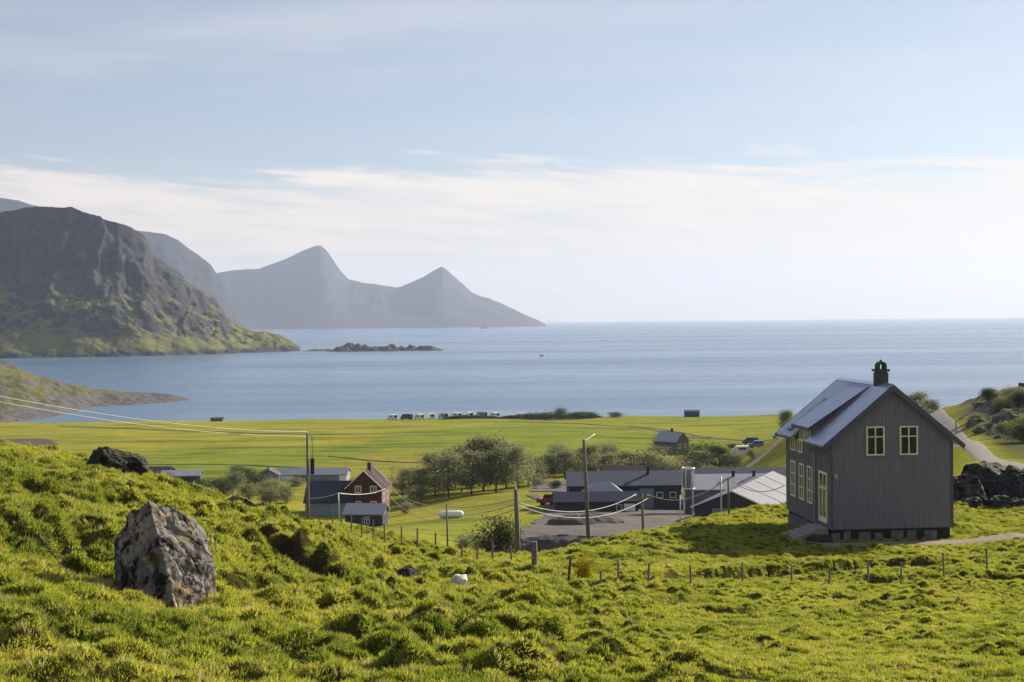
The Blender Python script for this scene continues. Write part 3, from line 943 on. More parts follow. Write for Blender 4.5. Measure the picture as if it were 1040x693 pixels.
def main_house():
    z0 = min(gzs(HX - 4, HY), gzs(HX + 4, HY + 0.5))
    t = thing('timber_house', 'dark grey board-clad gabled house with metal roof and dormer on the meadow', 'house', (HX, HY, 35.75), HROT)
    W2, L, PL = 4.02, 10.2, 0.62
    RZ, SL = 9.86, 0.828
    # wall with battens
    w = MB()
    zs = RZ - 0.22 - W2 * SL
    w.prism([(-W2, PL), (W2, PL), (W2, zs), (0, RZ - 0.22), (-W2, zs)], 'y', 0, L)
    k = -W2 + 0.1
    while k < W2:
        zt = RZ - 0.30 - abs(k) * SL
        w.box(k, k + 0.055, -0.026, -0.001, PL - 0.05, zt); k += 0.22
    k = 0.12
    while k < L - 0.1:
        w.box(-W2 - 0.022, -W2 - 0.001, k, k + 0.06, PL - 0.05, zs - 0.02)
        w.box(W2 + 0.001, W2 + 0.022, k, k + 0.06, PL - 0.05, zs - 0.02); k += 0.19
    w.build('wall', M['wall_charcoal'], t)
    # plinth of stone piers; the core's dark colour paints the shade between them
    p = MB(); p.box(-W2 + 0.14, W2 - 0.14, 0.14, L - 0.14, -1.0, PL - 0.001)
    fo = p.build('foundation', M['earth_and_gap_shade'], t)
    p = MB()
    rnd = random.Random(4)
    k = -W2 + 0.05
    while k < W2 - 0.6:
        b = rnd.uniform(0.45, 0.9); dd_ = rnd.uniform(0.03, 0.08)
        p.box(k, min(k + b, W2 - 0.05), dd_, 0.138, -0.8, rnd.uniform(0.28, 0.5)); k += b + rnd.uniform(0.15, 0.6)
    k = 0.4
    while k < L - 0.8:
        b = rnd.uniform(0.5, 1.0); p.box(-W2 + 0.03, -W2 + 0.138, k, k + b, -0.8, rnd.uniform(0.3, 0.55)); k += b + 0.15
    p.build('foundation_stones', M['plinth_stone'], fo, bevel=0.03)
    # roof: two slabs with standing seams
    OV, FY, BY = 4.62, -0.38, L + 0.38
    ln = math.hypot(1, SL)
    r = MB()
    th_ = 0.20
    y0, y1 = 3.6, 6.9                                        # the dormer interrupts the left slope
    for sg, ya, yb_, xe in ((1, FY, BY, OV), (-1, FY, y0 - 0.001, OV), (-1, y1 + 0.001, BY, OV), (-1, y0, y1, 1.1)):
        r.prism([(0.001 * sg, RZ), (sg * xe, RZ - xe * SL), (sg * xe, RZ - xe * SL - th_), (0.001 * sg, RZ - th_)], 'y', ya, yb_)
        k = ya + 0.03
        while k < yb_ - 0.04:
            r.prism([(sg * 0.14, RZ - 0.14 * SL + 0.045), (sg * (xe + 0.01), RZ - xe * SL + 0.045), (sg * (xe + 0.01), RZ - xe * SL + 0.002), (sg * 0.14, RZ - 0.14 * SL + 0.002)], 'y', k, k + 0.035); k += 0.42
    r.prism([(-0.22, RZ - 0.22 * SL + 0.052), (0, RZ + 0.06), (0.22, RZ - 0.22 * SL + 0.052), (0, RZ + 0.01)], 'y', FY - 0.01, BY + 0.01)
    roof = r.build('roof', M['roof_metal'], t)
    # barge boards and eaves
    for sg in (-1, 1):
        for yy in (FY - 0.045, BY + 0.012):
            f = MB()
            f.prism([(0.002 * sg, RZ + 0.02), (sg * (OV + 0.04), RZ - (OV + 0.04) * SL + 0.02), (sg * (OV + 0.04), RZ - (OV + 0.04) * SL - 0.36), (0.002 * sg, RZ - 0.42)], 'y', yy, yy + 0.033)
            f.build('barge_board', M['dark_trim'], t)
    for sg, ya, yb_ in ((1, FY, BY), (-1, FY, y0 - 0.05), (-1, y1 + 0.05, BY)):
        e = MB(); x = sg * (OV + 0.075)
        e.tube([(x, ya, RZ - OV * SL - 0.12), (x, yb_, RZ - OV * SL - 0.12)], 0.065, 8)
        e.build('gutter', M['dark_trim'], t)
    for sx in (-1, 1):
        cb = MB(); cb.box(*sorted((sx * (W2 - 0.12), sx * (W2 + 0.03))), -0.05, -0.037, PL - 0.06, zs - 0.25); cb.build('corner_board', M['dark_trim'], t)
    # gable windows
    window(t, 'y-', -1.10, 5.42, 1.02, 1.68, -0.037, depth=0.09)
    window(t, 'y-', 1.10, 5.42, 1.02, 1.68, -0.037, depth=0.09)
    # left wall windows: tall ground-floor, small upper, door
    for y in (4.35, 6.25, 8.25):
        window(t, 'x-', y, 1.85, 0.92, 2.30, -W2 - 0.022, 2, 3)
    for y in (6.6, 8.25):
        window(t, 'x-', y, 5.05, 0.92, 0.72, -W2 - 0.022, 2, 1)
    d = MB(); X = -W2 - 0.022
    d.box(X - 0.08, X - 0.004, 0.62, 0.76, 0.92, 4.2); d.box(X - 0.08, X - 0.004, 2.14, 2.28, 0.92, 4.2)
    d.box(X - 0.08, X - 0.004, 0.76, 2.14, 4.06, 4.2); d.box(X - 0.08, X - 0.004, 0.76, 2.14, 3.1, 3.22)
    d.box(X - 0.07, X - 0.004, 0.76, 2.14, 0.92, 1.25); d.box(X - 0.07, X - 0.004, 1.40, 1.50, 1.25, 3.1); d.box(X - 0.07, X - 0.004, 1.40, 1.50, 3.22, 4.06)
    do = d.build('door', M['cream_paint'], t)
    g = MB(); g.box(X - 0.03, X - 0.006, 0.762, 1.398, 1.252, 3.098); g.box(X - 0.03, X - 0.006, 1.502, 2.138, 1.252, 3.098)
    g.box(X - 0.03, X - 0.006, 0.762, 1.398, 3.222, 4.058); g.box(X - 0.03, X - 0.006, 1.502, 2.138, 3.222, 4.058)
    g.build('pane', M['window_glass'], do)
    hd = MB(); hd.tube([(X - 0.12, 1.36, 1.9), (X - 0.12, 1.36, 2.05)], 0.02); hd.tube([(X - 0.12, 1.36, 1.97), (X - 0.06, 1.42, 1.97)], 0.015)
    hd.build('handle', M['galvanised'], do)
    # downpipe
    dp = MB(); dp.tube([(-OV - 0.075, 3.1, RZ - OV * SL - 0.14), (-OV - 0.02, 3.1, RZ - OV * SL - 0.35), (-W2 - 0.1, 3.1, RZ - OV * SL - 0.75), (-W2 - 0.1, 3.1, 0.5)], 0.055, 8)
    dp.build('downpipe', M['galvanised'], t)
    # dormer on the left slope
    dz = 7.05
    dm = MB()
    dsl = (RZ - 0.35 - dz) / (W2 - 0.25)
    xb = (RZ - dz - dsl * W2) / (SL - dsl) if SL > dsl else 0
    dm.prism([(-W2 - 0.022, zs - 0.4), (-W2 - 0.022, dz - 0.02), (-0.45, dz + (W2 - 0.45) * dsl - 0.02), (-0.45, RZ - 0.45 * SL - 0.45)], 'y', y0 + 0.002, y1 - 0.002)
    dmo = dm.build('dormer', M['wall_charcoal'], t)
    window(t, 'x-', (y0 + y1) / 2 - 0.55, 5.92, 0.85, 0.90, -W2 - 0.024, 2, 1)
    window(t, 'x-', (y0 + y1) / 2 + 0.75, 5.92, 0.85, 0.90, -W2 - 0.024, 2, 1)
    dr = MB()
    xo = -W2 - 0.42; zo = dz - 0.42 * dsl
    xi = -0.28; zi = dz + (W2 - 0.28) * dsl
    dr.prism([(xo, zo + 0.001), (xi, zi + 0.001), (xi, zi + 0.13), (xo, zo + 0.13)], 'y', y0 - 0.28, y1 + 0.28)
    k = y0 - 0.26
    while k < y1 + 0.25:
        dr.prism([(xo - 0.01, zo + 0.132), (xi, zi + 0.132), (xi, zi + 0.165), (xo - 0.01, zo + 0.165)], 'y', k, k + 0.035); k += 0.42
    dr.build('dormer_roof', M['roof_metal'], dmo)
    for yy in (y0 - 0.318, y1 + 0.285):
        df = MB()
        df.prism([(xo - 0.03, zo - 0.1), (xi, zi - 0.1), (xi, zi + 0.15), (xo - 0.03, zo + 0.15)], 'y', yy, yy + 0.033)
        df.build('dormer_trim', M['dark_trim'], dmo)
    df = MB()
    df.box(xo - 0.05, xo - 0.012, y0 - 0.284, y1 + 0.284, zo - 0.08, zo + 0.13)
    df.build('dormer_trim', M['dark_trim'], dmo)
    # skylights on the rear part of the left slope; pale pane colour paints their glare
    for (xa, xb2, ya, yb) in ((-2.75, -1.75, 8.0, 8.8), (-4.3, -3.75, 8.2, 8.9)):
        sk = MB(); nrm = 0.07
        sk.prism([(xa, RZ + xa * SL + 0.05), (xb2, RZ + xb2 * SL + 0.05), (xb2, RZ + xb2 * SL + 0.12), (xa, RZ + xa * SL + 0.12)], 'y', ya, yb)
        so = sk.build('skylight', M['dark_trim'], roof)
        sg_ = MB(); e = 0.07
        sg_.prism([(xa + e, RZ + (xa + e) * SL + 0.122), (xb2 - e, RZ + (xb2 - e) * SL + 0.122), (xb2 - e, RZ + (xb2 - e) * SL + 0.14), (xa + e, RZ + (xa + e) * SL + 0.14)], 'y', ya + e, yb - e)
        so2 = sg_.build('skylight_glare_pane', M['pale_grey_roof'], roof)
    # roof ladder beside the dormer
    la = MB()
    for yy in (2.55, 3.0):
        la.prism([(-4.3, RZ - 4.3 * SL + 0.11), (-0.5, RZ - 0.5 * SL + 0.11), (-0.5, RZ - 0.5 * SL + 0.16), (-4.3, RZ - 4.3 * SL + 0.16)], 'y', yy, yy + 0.04)
    k = -4.2
    while k < -0.5:
        la.box(k, k + 0.06, 2.4, 3.15, RZ + k * SL + 0.165, RZ + k * SL + 0.22); k += 0.33
    la.build('roof_ladder', M['dark_trim'], t)
    # chimney with arched cap
    ch = MB(); cy = 1.9
    ch.box(-0.25, 0.51, cy, cy + 0.76, 8.4, 10.55); ch.box(-0.19, 0.45, cy + 0.06, cy + 0.70, 10.551, 10.62)
    ch.box(-0.33, 0.59, cy - 0.08, cy + 0.84, 10.621, 10.78)
    cho = ch.build('chimney', M['chimney_dark'], t, bevel=0.015)
    ar = MB(); cxm = 0.13
    pts = [(cxm + 0.34 * math.cos(a), cy + 0.38, 10.95 + 0.30 * math.sin(a)) for a in np.linspace(0, math.pi, 11)]
    ar.prism([(cxm - 0.31, 10.781), (cxm - 0.31, 10.98)] + [(cxm - 0.31 * math.cos(a), 10.98 + 0.30 * math.sin(a)) for a in np.linspace(0.2, math.pi - 0.2, 9)] + [(cxm + 0.31, 10.98), (cxm + 0.31, 10.781),
              (cxm + 0.15, 10.781), (cxm + 0.15, 10.98)] + [(cxm + 0.15 * math.cos(a), 10.98 + 0.18 * math.sin(a)) for a in np.linspace(0.2, math.pi - 0.2, 7)] + [(cxm - 0.15, 10.98), (cxm - 0.15, 10.781)], 'y', cy + 0.08, cy + 0.68)
    ar.box(cxm - 0.05, cxm + 0.05, cy + 0.3, cy + 0.45, 11.281, 11.38)
    ar.build('chimney_cap', M['chimney_dark'], cho)
    # wall lamp
    wl = MB(); wl.box(-3.82, -3.62, -0.05, -0.024, 3.95, 4.2); wl.tube([(-3.72, -0.05, 4.15), (-3.72, -0.18, 4.2), (-3.72, -0.2, 4.05)], 0.025); wl.tube([(-3.72, -0.2, 4.06), (-3.72, -0.2, 3.9)], [0.05, 0.11], 8)
    wl.build('wall_lamp', M['copper_lamp'], t)
    # entrance platform
    pf = MB(); pf.box(-W2 - 1.35, -W2 - 0.03, 0.4, 2.6, -0.6, 0.86)
    return t


main_house()

# stone steps left of the door
st = thing('stone_steps', 'grey stone steps leading down from the door of the dark grey house', 'steps', (HX, HY, 35.75), HROT)
for i in range(7):
    sm_ = MB(); x0 = -4.10 - (0.0 if i == 0 else 0.85 + (i - 1) * 0.40); x1 = -4.10 - 0.85 - i * 0.40
    sm_.box(x1, x0 - 0.004, 0.30 - 0.05 * i, 2.5 + 0.03 * i, -1.2, 0.66 - i * 0.135)
    sm_.build('step', M['stone_step'], st, bevel=0.02)


def shed(name, label, cat, c, size, wall_h, rise, ridge_axis, wall, roof, rz=0.0, base=None, over=0.3, hip=False, group=None, slab=0.18, trim=None, tw=0.16):
    """gabled or hipped building; local x = width, y = depth; ridge along 'x' or 'y'. Returns the thing."""
    x, y = c
    w, d = size
    z = (base if base is not None else min(gzs(x - w / 3, y), gzs(x + w / 3, y))) - 0.05
    t = thing(name, label, cat, (x, y, z), rz, group)
    a, b = w / 2, d / 2
    m = MB()
    if hip:
        m.box(-a, a, -b, b, -1.5, wall_h)
    elif ridge_axis == 'x':
        m.prism([(-b, -1.5), (b, -1.5), (b, wall_h), (0, wall_h + rise - 0.02), (-b, wall_h)], 'x', -a, a)
    else:
        m.prism([(-a, -1.5), (a, -1.5), (a, wall_h), (0, wall_h + rise - 0.02), (-a, wall_h)], 'y', -b, b)
    m.build('wall', M[wall], t)
    r = MB()
    half = b if ridge_axis == 'x' else a
    sl = rise / half
    if hip:
        o = over
        k = max(0.0, a - b)
        zt, zb = wall_h + rise, wall_h - o * 0.2
        r.add([(-a - o, -b - o, zb), (a + o, -b - o, zb), (a + o, b + o, zb), (-a - o, b + o, zb), (-k, 0, zt), (k, 0, zt)], [(0, 1, 5, 4), (1, 2, 5), (2, 3, 4, 5), (3, 0, 4), (0, 3, 2, 1)])
    else:
        for sg in (-1, 1):
            pr = [(0, wall_h + rise + slab), (sg * (half + over), wall_h - over * sl + slab), (sg * (half + over), wall_h - over * sl + 0.004), (0, wall_h + rise + 0.004)]
            ln = (a if ridge_axis == 'x' else b) + over
            r.prism(pr, ridge_axis, -ln, ln)
    ro = r.build('roof', M[roof], t)
    if trim and not hip:
        ln = (a if ridge_axis == 'x' else b) + over
        for sg in (-1, 1):
            for e in (-ln - 0.09, ln + 0.01):
                f = MB()
                f.prism([(0.001 * sg, wall_h + rise + slab + 0.05), (sg * (half + over + 0.05), wall_h - (over + .05) * sl + slab + 0.05), (sg * (half + over + 0.05), wall_h - (over + .05) * sl + slab - 0.02 - tw), (0.001 * sg, wall_h + rise + slab - 0.02 - tw)], ridge_axis, e, e + 0.08)
                f.build('barge_board', M[trim], t)
    return t


# the farm in the middle
yb = 19.0
bx0, bx1 = x_at(577, 236), x_at(691, 236)
barn = shed('barn', 'long dark barn with slate blue roof behind the gravel yard', 'barn', ((bx0 + bx1) / 2, 241), (bx1 - bx0, 11), 3.5, 1.75, 'x', 'dark_wall', 'slate_blue_roof', 0, 18.6, 0.35)
v = MB(); v.box(4.0, 4.4, -1.6, -1.2, 4.0, 6.2); v.box(3.9, 4.5, -1.7, -1.1, 6.2, 6.4); v.build('roof_vent', M['black_rubber'], barn)
dd = MB(); dd.box(2.4, 4.8, -5.56, -5.505, -0.5, 3.0); dd.build('barn_door', M['blue_grey_wall'], barn)
for xx in (5.8, 8.0): window(barn, 'y-', xx, 1.5, 0.9, 0.8, -5.5, 1, 1, 'white_paint')
ax0, ax1 = x_at(563, 226), x_at(648, 226)
annex = shed('farm_annex', 'low dark annex with navy roof in front of the long barn', 'outbuilding', ((ax0 + ax1) / 2, 230.0), (ax1 - ax0, 7), 1.9, 1.1, 'x', 'dark_wall', 'navy_roof', 0, 18.7, 0.3)
window(annex, 'y-', 3.6, 0.6, 0.8, 0.8, -3.5, 1, 1, 'white_paint')
dd = MB(); dd.box(4.4, 6.2, -3.56, -3.505, -0.5, 1.6); dd.build('annex_door', M['white_paint'], annex)
shed('small_store', 'small store with pale grey hipped roof between annex and long barn', 'store', (x_at(611, 234), 233.8), (6.6, 4.0), 2.7, 1.7, 'x', 'dark_wall', 'pale_grey_roof', 0, 18.6, 0.3, hip=True)
shed('rear_shed', 'brown-roofed shed peeking over the ridge of the long barn', 'shed', (x_at(634, 262), 262), (8, 7), 3.4, 2.0, 'x', 'dark_wall', 'brown_roof', 0, 17.2)
hx0, hx1 = x_at(700, 258), x_at(812, 258)
shed('rear_hall', 'long rear hall with dark slate roof behind the pale-roofed hall', 'hall', ((hx0 + hx1) / 2, 262), (hx1 - hx0, 9), 3.1, 1.7, 'x', 'grey_wall', 'slate_blue_roof', 0, 17.2)
hx0, hx1 = x_at(704, 240), x_at(782, 240)
hall = shed('farm_hall', 'wide farm hall with lilac grey sheet roof right of the tank', 'hall', ((hx0 + hx1) / 2, 246), (hx1 - hx0, 12), 2.5, 1.9, 'x', 'grey_wall', 'lilac_grey_roof', 0, 18.2)
for xx in (1.0, 4.6):
    v = MB(); v.tube([(xx, -1.0, 3.6), (xx, -1.0, 5.0)], 0.28, 8); v.tube([(xx, -1.0, 5.0), (xx, -1.0, 5.25)], 0.42, 8); v.build('roof_vent', M['black_rubber'], hall)
g = shed('gabled_shed', 'big dark gabled shed with pale metal roof and white roof edge', 'shed', (38.9, 228.0), (12.0, 28.0), 2.6, 2.5, 'y', 'dark_wall', 'sheet_roof', -math.radians(22.7), 18.4, 0.5, trim='white_paint')
for yy in (-7.0, 0.0, 7.0):
    seam = MB()
    seam.prism([(0.3, 5.18), (6.4, 2.64), (6.4, 2.70), (0.3, 5.24)], 'y', yy, yy + 0.12)
    seam.build('roof_seam', M['pale_grey_roof'], g)
dd = MB(); dd.box(-3.2, -0.4, -14.06, -14.005, -0.5, 2.4); dd.build('shed_door', M['grey_wall'], g)

# tank tower
tx, ty = x_at(698.5, 229), 229.0
tk = thing('tank_tower', 'tall white framed tank tower between the barn and the hall', 'tank', (tx, ty, 18.1))
m = MB(); m.tube([(0, 0, -0.5), (0, 0, 4.2), (0, 0, 4.25), (0, 0, 7.3)], [0.65, 0.65, 0.8, 0.8], 14); m.build('tank', M['grey_wall'], tk, True)
m = MB()
for k in range(6):
    a_ = math.pi / 3 * k; m.tube([(0.98 * math.cos(a_), 0.98 * math.sin(a_), 4.2), (0.98 * math.cos(a_), 0.98 * math.sin(a_), 7.5)], 0.075, 6)
for zz in (4.2, 7.5):
    m.tube([(1.0 * math.cos(a_), 1.0 * math.sin(a_), zz) for a_ in np.linspace(0, 2 * math.pi, 15)], 0.12, 6)
m.build('cage', M['white_paint'], tk)
for a_ in (0.8, 2.4, 3.9, 5.5):
    l = MB(); l.tube([(0.95 * math.cos(a_), 0.95 * math.sin(a_), -0.6), (0.95 * math.cos(a_), 0.95 * math.sin(a_), 4.15)], 0.09, 6); l.build('leg', M['white_paint'], tk)

# red house and neighbours
rx, ry = x_at(371.5, 266), 269.5
rh = shed('red_house', 'dark red gabled house with white-framed windows and brick side wall', 'house', (rx, ry), (6.4, 8.0), 5.6, 3.0, 'y', 'red_wall', 'maroon_roof', -0.10, 13.2, 0.45, trim='white_paint', tw=0.10)
for xx in (-1.15, 1.75):
    window(rh, 'y-', xx, 4.6, 0.95, 1.1, -4.0, 2, 1, 'white_paint', bar=0.13)
for xx in (-1.15, 1.75):
    window(rh, 'y-', xx, 1.7, 0.95, 1.1, -4.0, 2, 1, 'white_paint', bar=0.13)
b = MB(); b.box(3.204, 3.35, -3.9, 3.9, -1.0, 5.2); b.build('side_wall', M['brick'], rh)
for yy in (-2.2, 1.2): window(rh, 'x+', yy, 2.9, 0.9, 1.2, 3.35, 2, 1, 'white_paint')
c = MB(); c.box(-0.1, 0.6, -0.5, 0.2, 7.6, 9.9); c.build('chimney', M['chimney_dark'], rh)
ba0, ba1 = x_at(306, 262), x_at(356, 262)
shed('navy_barn', 'long navy-roofed barn attached beside the dark red house', 'barn', ((ba0 + ba1) / 2, 270), (ba1 - ba0 - 0.3, 11), 2.6, 3.2, 'x', 'blue_grey_wall', 'navy_roof', 0, 13.6, 0.35)
sd = shed('small_shed', 'small dark shed with white roof in front of the dark red house', 'shed', (x_at(370, 222), 224), (6.0, 4.2), 2.3, 1.2, 'x', 'dark_wall', 'pale_grey_roof', -0.12, gzs(x_at(368, 222), 222), 0.35)
window(sd, 'y-', 0.5, 0.7, 0.7, 1.0, -2.1, 2, 2, 'white_paint')
wa0, wa1 = x_at(279, 338), x_at(351, 338)
lw = shed('long_house', 'long low blue grey farm building with white wall ends in the field', 'farm building', ((wa0 + wa1) / 2, 342), (wa1 - wa0, 8), 1.5, 1.2, 'x', 'blue_grey_wall', 'blue_grey_roof', 0, 11.8, 0.3)
ww_ = MB(); ww_.box(-8.4, -4.2, -4.08, -4.004, -0.5, 1.4); ww_.build('white_wall', M['white_paint'], lw)
ww_ = MB(); ww_.box(6.8, 8.45, -4.08, -4.004, -0.5, 1.4); ww_.build('white_wall', M['white_paint'], lw)
shed('grey_cottage', 'grey cottage with dark roof at the end of the long low building', 'cottage', (x_at(271.5, 332), 334), (4.6, 7), 2.1, 1.3, 'y', 'blue_grey_wall', 'brown_roof', 0.15, 11.9, 0.3)
shed('low_shed', 'low shed with pale roof beside the dark bushes left of the field', 'shed', (x_at(184, 335), 335), (9, 5), 1.8, 1.0, 'x', 'dark_wall', 'lilac_grey_roof', 0.1, 12.2, 0.3)
shed('low_shed', 'small low shed with weathered roof beyond the black rock', 'shed', (x_at(163, 342), 342), (5.5, 4), 1.8, 1.0, 'x', 'dark_wall', 'brown_roof', -0.2, 12.4, 0.3)
fh = shed('farmhouse', 'lone grey farmhouse with pale roof on the plain', 'house', (x_at(683, 425), 428), (6.0, 8.5), 4.2, 2.6, 'y', 'weathered_wall', 'pale_grey_roof', 0.75, None, 0.3)
c = MB(); c.box(-0.3, 0.3, -0.5, 0.1, 6.0, 7.9); c.build('chimney', M['chimney_dark'], fh)
for xx in (-1.2, 1.2): window(fh, 'y-', xx, 2.2, 0.9, 1.1, -4.25, 1, 1, 'white_paint')
shed('beach_house', 'flat dark building on the shore edge right of the hedge', 'building', (x_at(703.5, 690), 693), (7.0, 5), 1.9, 0.5, 'x', 'dark_wall', 'slate_blue_roof', 0, 2.4)
shed('boat_shed', 'dark little boat shed by the bay shore', 'boat shed', (x_at(219.5, 700), 703), (6.0, 4), 0.6, 0.5, 'x', 'weathered_wall', 'slate_blue_roof', 0, 1.8)
shed('hay_barn', 'pitched pale-edged barn roof rising behind the birch grove', 'barn', (x_at(492, 345), 347), (15, 9), 4.6, 3.0, 'x', 'brown_roof', 'brown_roof', 0.25, 11.5, 0.3, trim='white_paint')


# ------------------------------------------------------------------ vehicles
def camper(px, D, label, L=6.2, Wd=2.2, H=2.75, rz=0.0, body='white_paint', name='motorhome', group=None, cat='motorhome'):
    x = x_at(px, D); z = gzs(x, D)
    t = thing(name, label, cat, (x, D, z), rz, group)
    b = MB(); a = Wd / 2
    b.prism([(-L / 2, 0.55), (-L / 2, H), (L / 2 - 1.5, H), (L / 2 - 0.9, H - 0.7), (L / 2 - 0.3, 1.35), (L / 2, 1.2), (L / 2, 0.5)], 'x', -a, a)
    b.build('body', M[body], t, bevel=0.05)
    g = MB(); g.box(-a + 0.25, a - 0.25, -L / 2 - 0.02, -L / 2 - 0.003, 1.25, 2.3); g.build('rear_shade_glass', M['window_glass'], t)  # large dark glass stands in for the shaded rear face
    g = MB(); g.box(-a - 0.02, -a - 0.003, -1.5, 0.6, 1.4, 2.0); g.build('side_window', M['window_glass'], t)
    g = MB(); g.box(a + 0.003, a + 0.02, -1.5, -0.4, 1.4, 2.0); g.build('side_window', M['window_glass'], t)
    for sy in (-L / 2 + 1.1, L / 2 - 1.0):
        for sx in (-a + 0.1, a - 0.1):
            w = MB(); w.tube([(sx - 0.12, sy, 0.36), (sx + 0.12, sy, 0.36)], 0.36, 12); w.build('wheel', M['black_rubber'], t)
    return t


ords = ['first', 'second', 'third', 'fourth', 'fifth', 'sixth', 'seventh', 'eighth', 'ninth']
vans = [(398.5, 0.9), (413, 1.3), (426, 0.7), (438, 0.5), (450, 0.8), (463, 0.9), (477, 0.6), (489, 1.0), (502, 0.8)]
for i, (px, rz) in enumerate(vans):
    camper(px, 694 - (i % 3), 'white motorhome on the beach edge, %s from the left of the row' % ords[i], 5.6 + (i % 3) * 0.6, 2.2, 2.7 + 0.15 * (i % 2), rz - 0.2,
           ['white_paint', 'grey_wall', 'white_paint'][i % 3] if i != 1 else 'dark_wall', group='motorhomes along the beach edge')
camper(528, 694, 'lone white motorhome right of the gap in the beach row', 5.5, 2.1, 2.6, 0.9, group='motorhomes along the beach edge')
camper(762, 440, 'dark green van parked on the plain near the farmhouse', 5.0, 2.1, 2.3, 1.35, 'green_paint', 'van', cat='van')
camper(752, 392, 'white caravan parked by the track below the green van', 5.6, 2.2, 2.4, 1.45, 'white_paint', 'caravan', cat='caravan')
camper(768, 390, 'pale blue van parked right beside the white caravan', 4.2, 2.0, 2.2, 1.4, 'blue_paint', 'van', cat='van')
camper(791, 432, 'white van half hidden by the corner of the dark grey house', 4.6, 2.0, 2.2, 1.2, 'white_paint', 'van', cat='van')
camper(556, 243, 'small red van parked left of the navy-roofed annex', 3.8, 1.7, 1.8, 1.3, 'red_paint', 'van', cat='van')

# long white tank lying in the field
bt = thing('field_tank', 'long white rounded tank lying in the valley field', 'tank', (x_at(457, 226), 226, gzs(x_at(457, 226), 226)), 0.12)
m = MB(); m.tube([(-2.0, 0, 0.62), (-1.85, 0, 0.62), (-1.6, 0, 0.62), (1.6, 0, 0.62), (1.85, 0, 0.62), (2.0, 0, 0.62)], [0.2, 0.48, 0.6, 0.6, 0.48, 0.2], 14); m.build('shell', M['white_paint'], bt, True)
m = MB(); m.box(-1.2, -0.9, -0.5, 0.5, -0.3, 0.12); m.box(0.9, 1.2, -0.5, 0.5, -0.3, 0.12); m.build('cradle', M['weathered_wood'], bt)

# little boat out at sea
p = at(550, 361.8, 1); D = 50 / ((50 - p.z) / 1.0)
bo = thing('boat', 'tiny dark boat alone on the open water', 'boat', (p.x * D, D, 0))
m = MB(); m.prism([(-2.6, -0.4), (-3, 0.8), (3.3, 1.0), (2.5, -0.4)], 'y', -1.3, 1.3); m.build('hull', M['dark_wall'], bo, bevel=0.1)
m = MB(); m.box(-1.5, 0.5, -0.7, 0.7, 0.82, 2.2); m.build('cabin', M['grey_wall'], bo, bevel=0.08)
m = MB(); m.tube([(0.9, 0, 0.8), (0.9, 0, 3.5)], 0.06); m.build('mast', M['dark_wall'], bo)


# ------------------------------------------------------------------ poles, cables, fences
def pole(px, py_top, D, label, r=0.13, lean=0.0, mat='weathered_wood', arm=False, name='utility_pole', py_base=None, box=False, cat='pole', group='wooden poles across the valley'):
    x = x_at(px, D); top = at(px + lean, py_top, D)
    z = gzs(x, D)
    h = top.z - z
    t = thing(name, label, cat, (x, D, z), 0, group)
    m = MB(); m.tube([(0, 0, -0.8), ((top.x - x) * 0.5, 0, h * 0.5), (top.x - x, 0, h)], [r * 1.15, r, r * 0.8], 9); m.build('shaft', M[mat], t, True)
    if arm:
        a = MB(); a.tube([(top.x - x - 0.7, 0.16, h - 0.35), (top.x - x + 0.7, 0.16, h - 0.35)], 0.06, 6); a.build('cross_arm', M[mat], t)
    for k, dx in enumerate((-0.55, 0.55) if arm else (0.0,)):
        if r > 0.09:
            i_ = MB(); i_.tube([(top.x - x + dx, 0.16 if arm else 0, h - (0.29 if arm else 0.0)), (top.x - x + dx, 0.16 if arm else 0, h + (-0.1 if arm else 0.18))], 0.055, 8)
            i_.build('insulator', M['white_paint'], t)
    if box:
        b = MB(); b.box(0.30, 0.72, -0.2, 0.2, h - 4.4, h - 2.7); b.tube([(0.5, 0, h - 2.7), (0.5, 0, h - 0.4), (0.0, 0, h - 0.2)], 0.03); b.build('transformer', M['black_rubber'], t)
    return Vector((top.x, D, top.z))


pA = pole(312, 440, 150, 'tall wooden pole with black box at the edge of the left knoll', 0.15, 0, arm=False, box=True)
pB = pole(525, 497, 104, 'stout pale wooden pole behind the meadow crest by the dark bush', 0.19, -1)
pC = pole(597, 447, 88, 'tall leaning wooden pole rising in front of the barns', 0.115, -4, arm=False)
pD = pole(653, 501, 128, 'thin dark wooden pole at the edge of the gravel yard', 0.13, -1, arm=True)
pE = pole(453.5, 512, 90, 'thin dark rod standing in the fence line of the valley', 0.055, 0)
pF = pole(343.5, 501, 150, 'short pale pole left of the small white-roofed shed', 0.075, 0, mat='galvanised')
pG = pole(739.5, 486, 104, 'short slim pole on the grass bank before the gabled shed', 0.075, 0)
pH = pole(732, 484, 190, 'grey metal pole against the gable of the big shed', 0.12, 0, mat='galvanised')
# the short lit brace at the top of the leaning pole
pX = pole(690.5, 503, 165, 'slim pale pole beside the tank tower at the yard', 0.07, 0, mat='galvanised')


def cable(a, b, sag, label, r=0.02, n=24, mat='cable_grey'):
    a, b = Vector(a), Vector(b)
    pts = [a.lerp(b, k / n) - Vector((0, 0, 4 * sag * (k / n) * (1 - k / n))) for k in range(n + 1)]
    m = MB(); m.tube(pts, r, 5)
    o = m.build('cable', M[mat], None, True)
    return tag(o, label, 'cable', 'overhead cables')


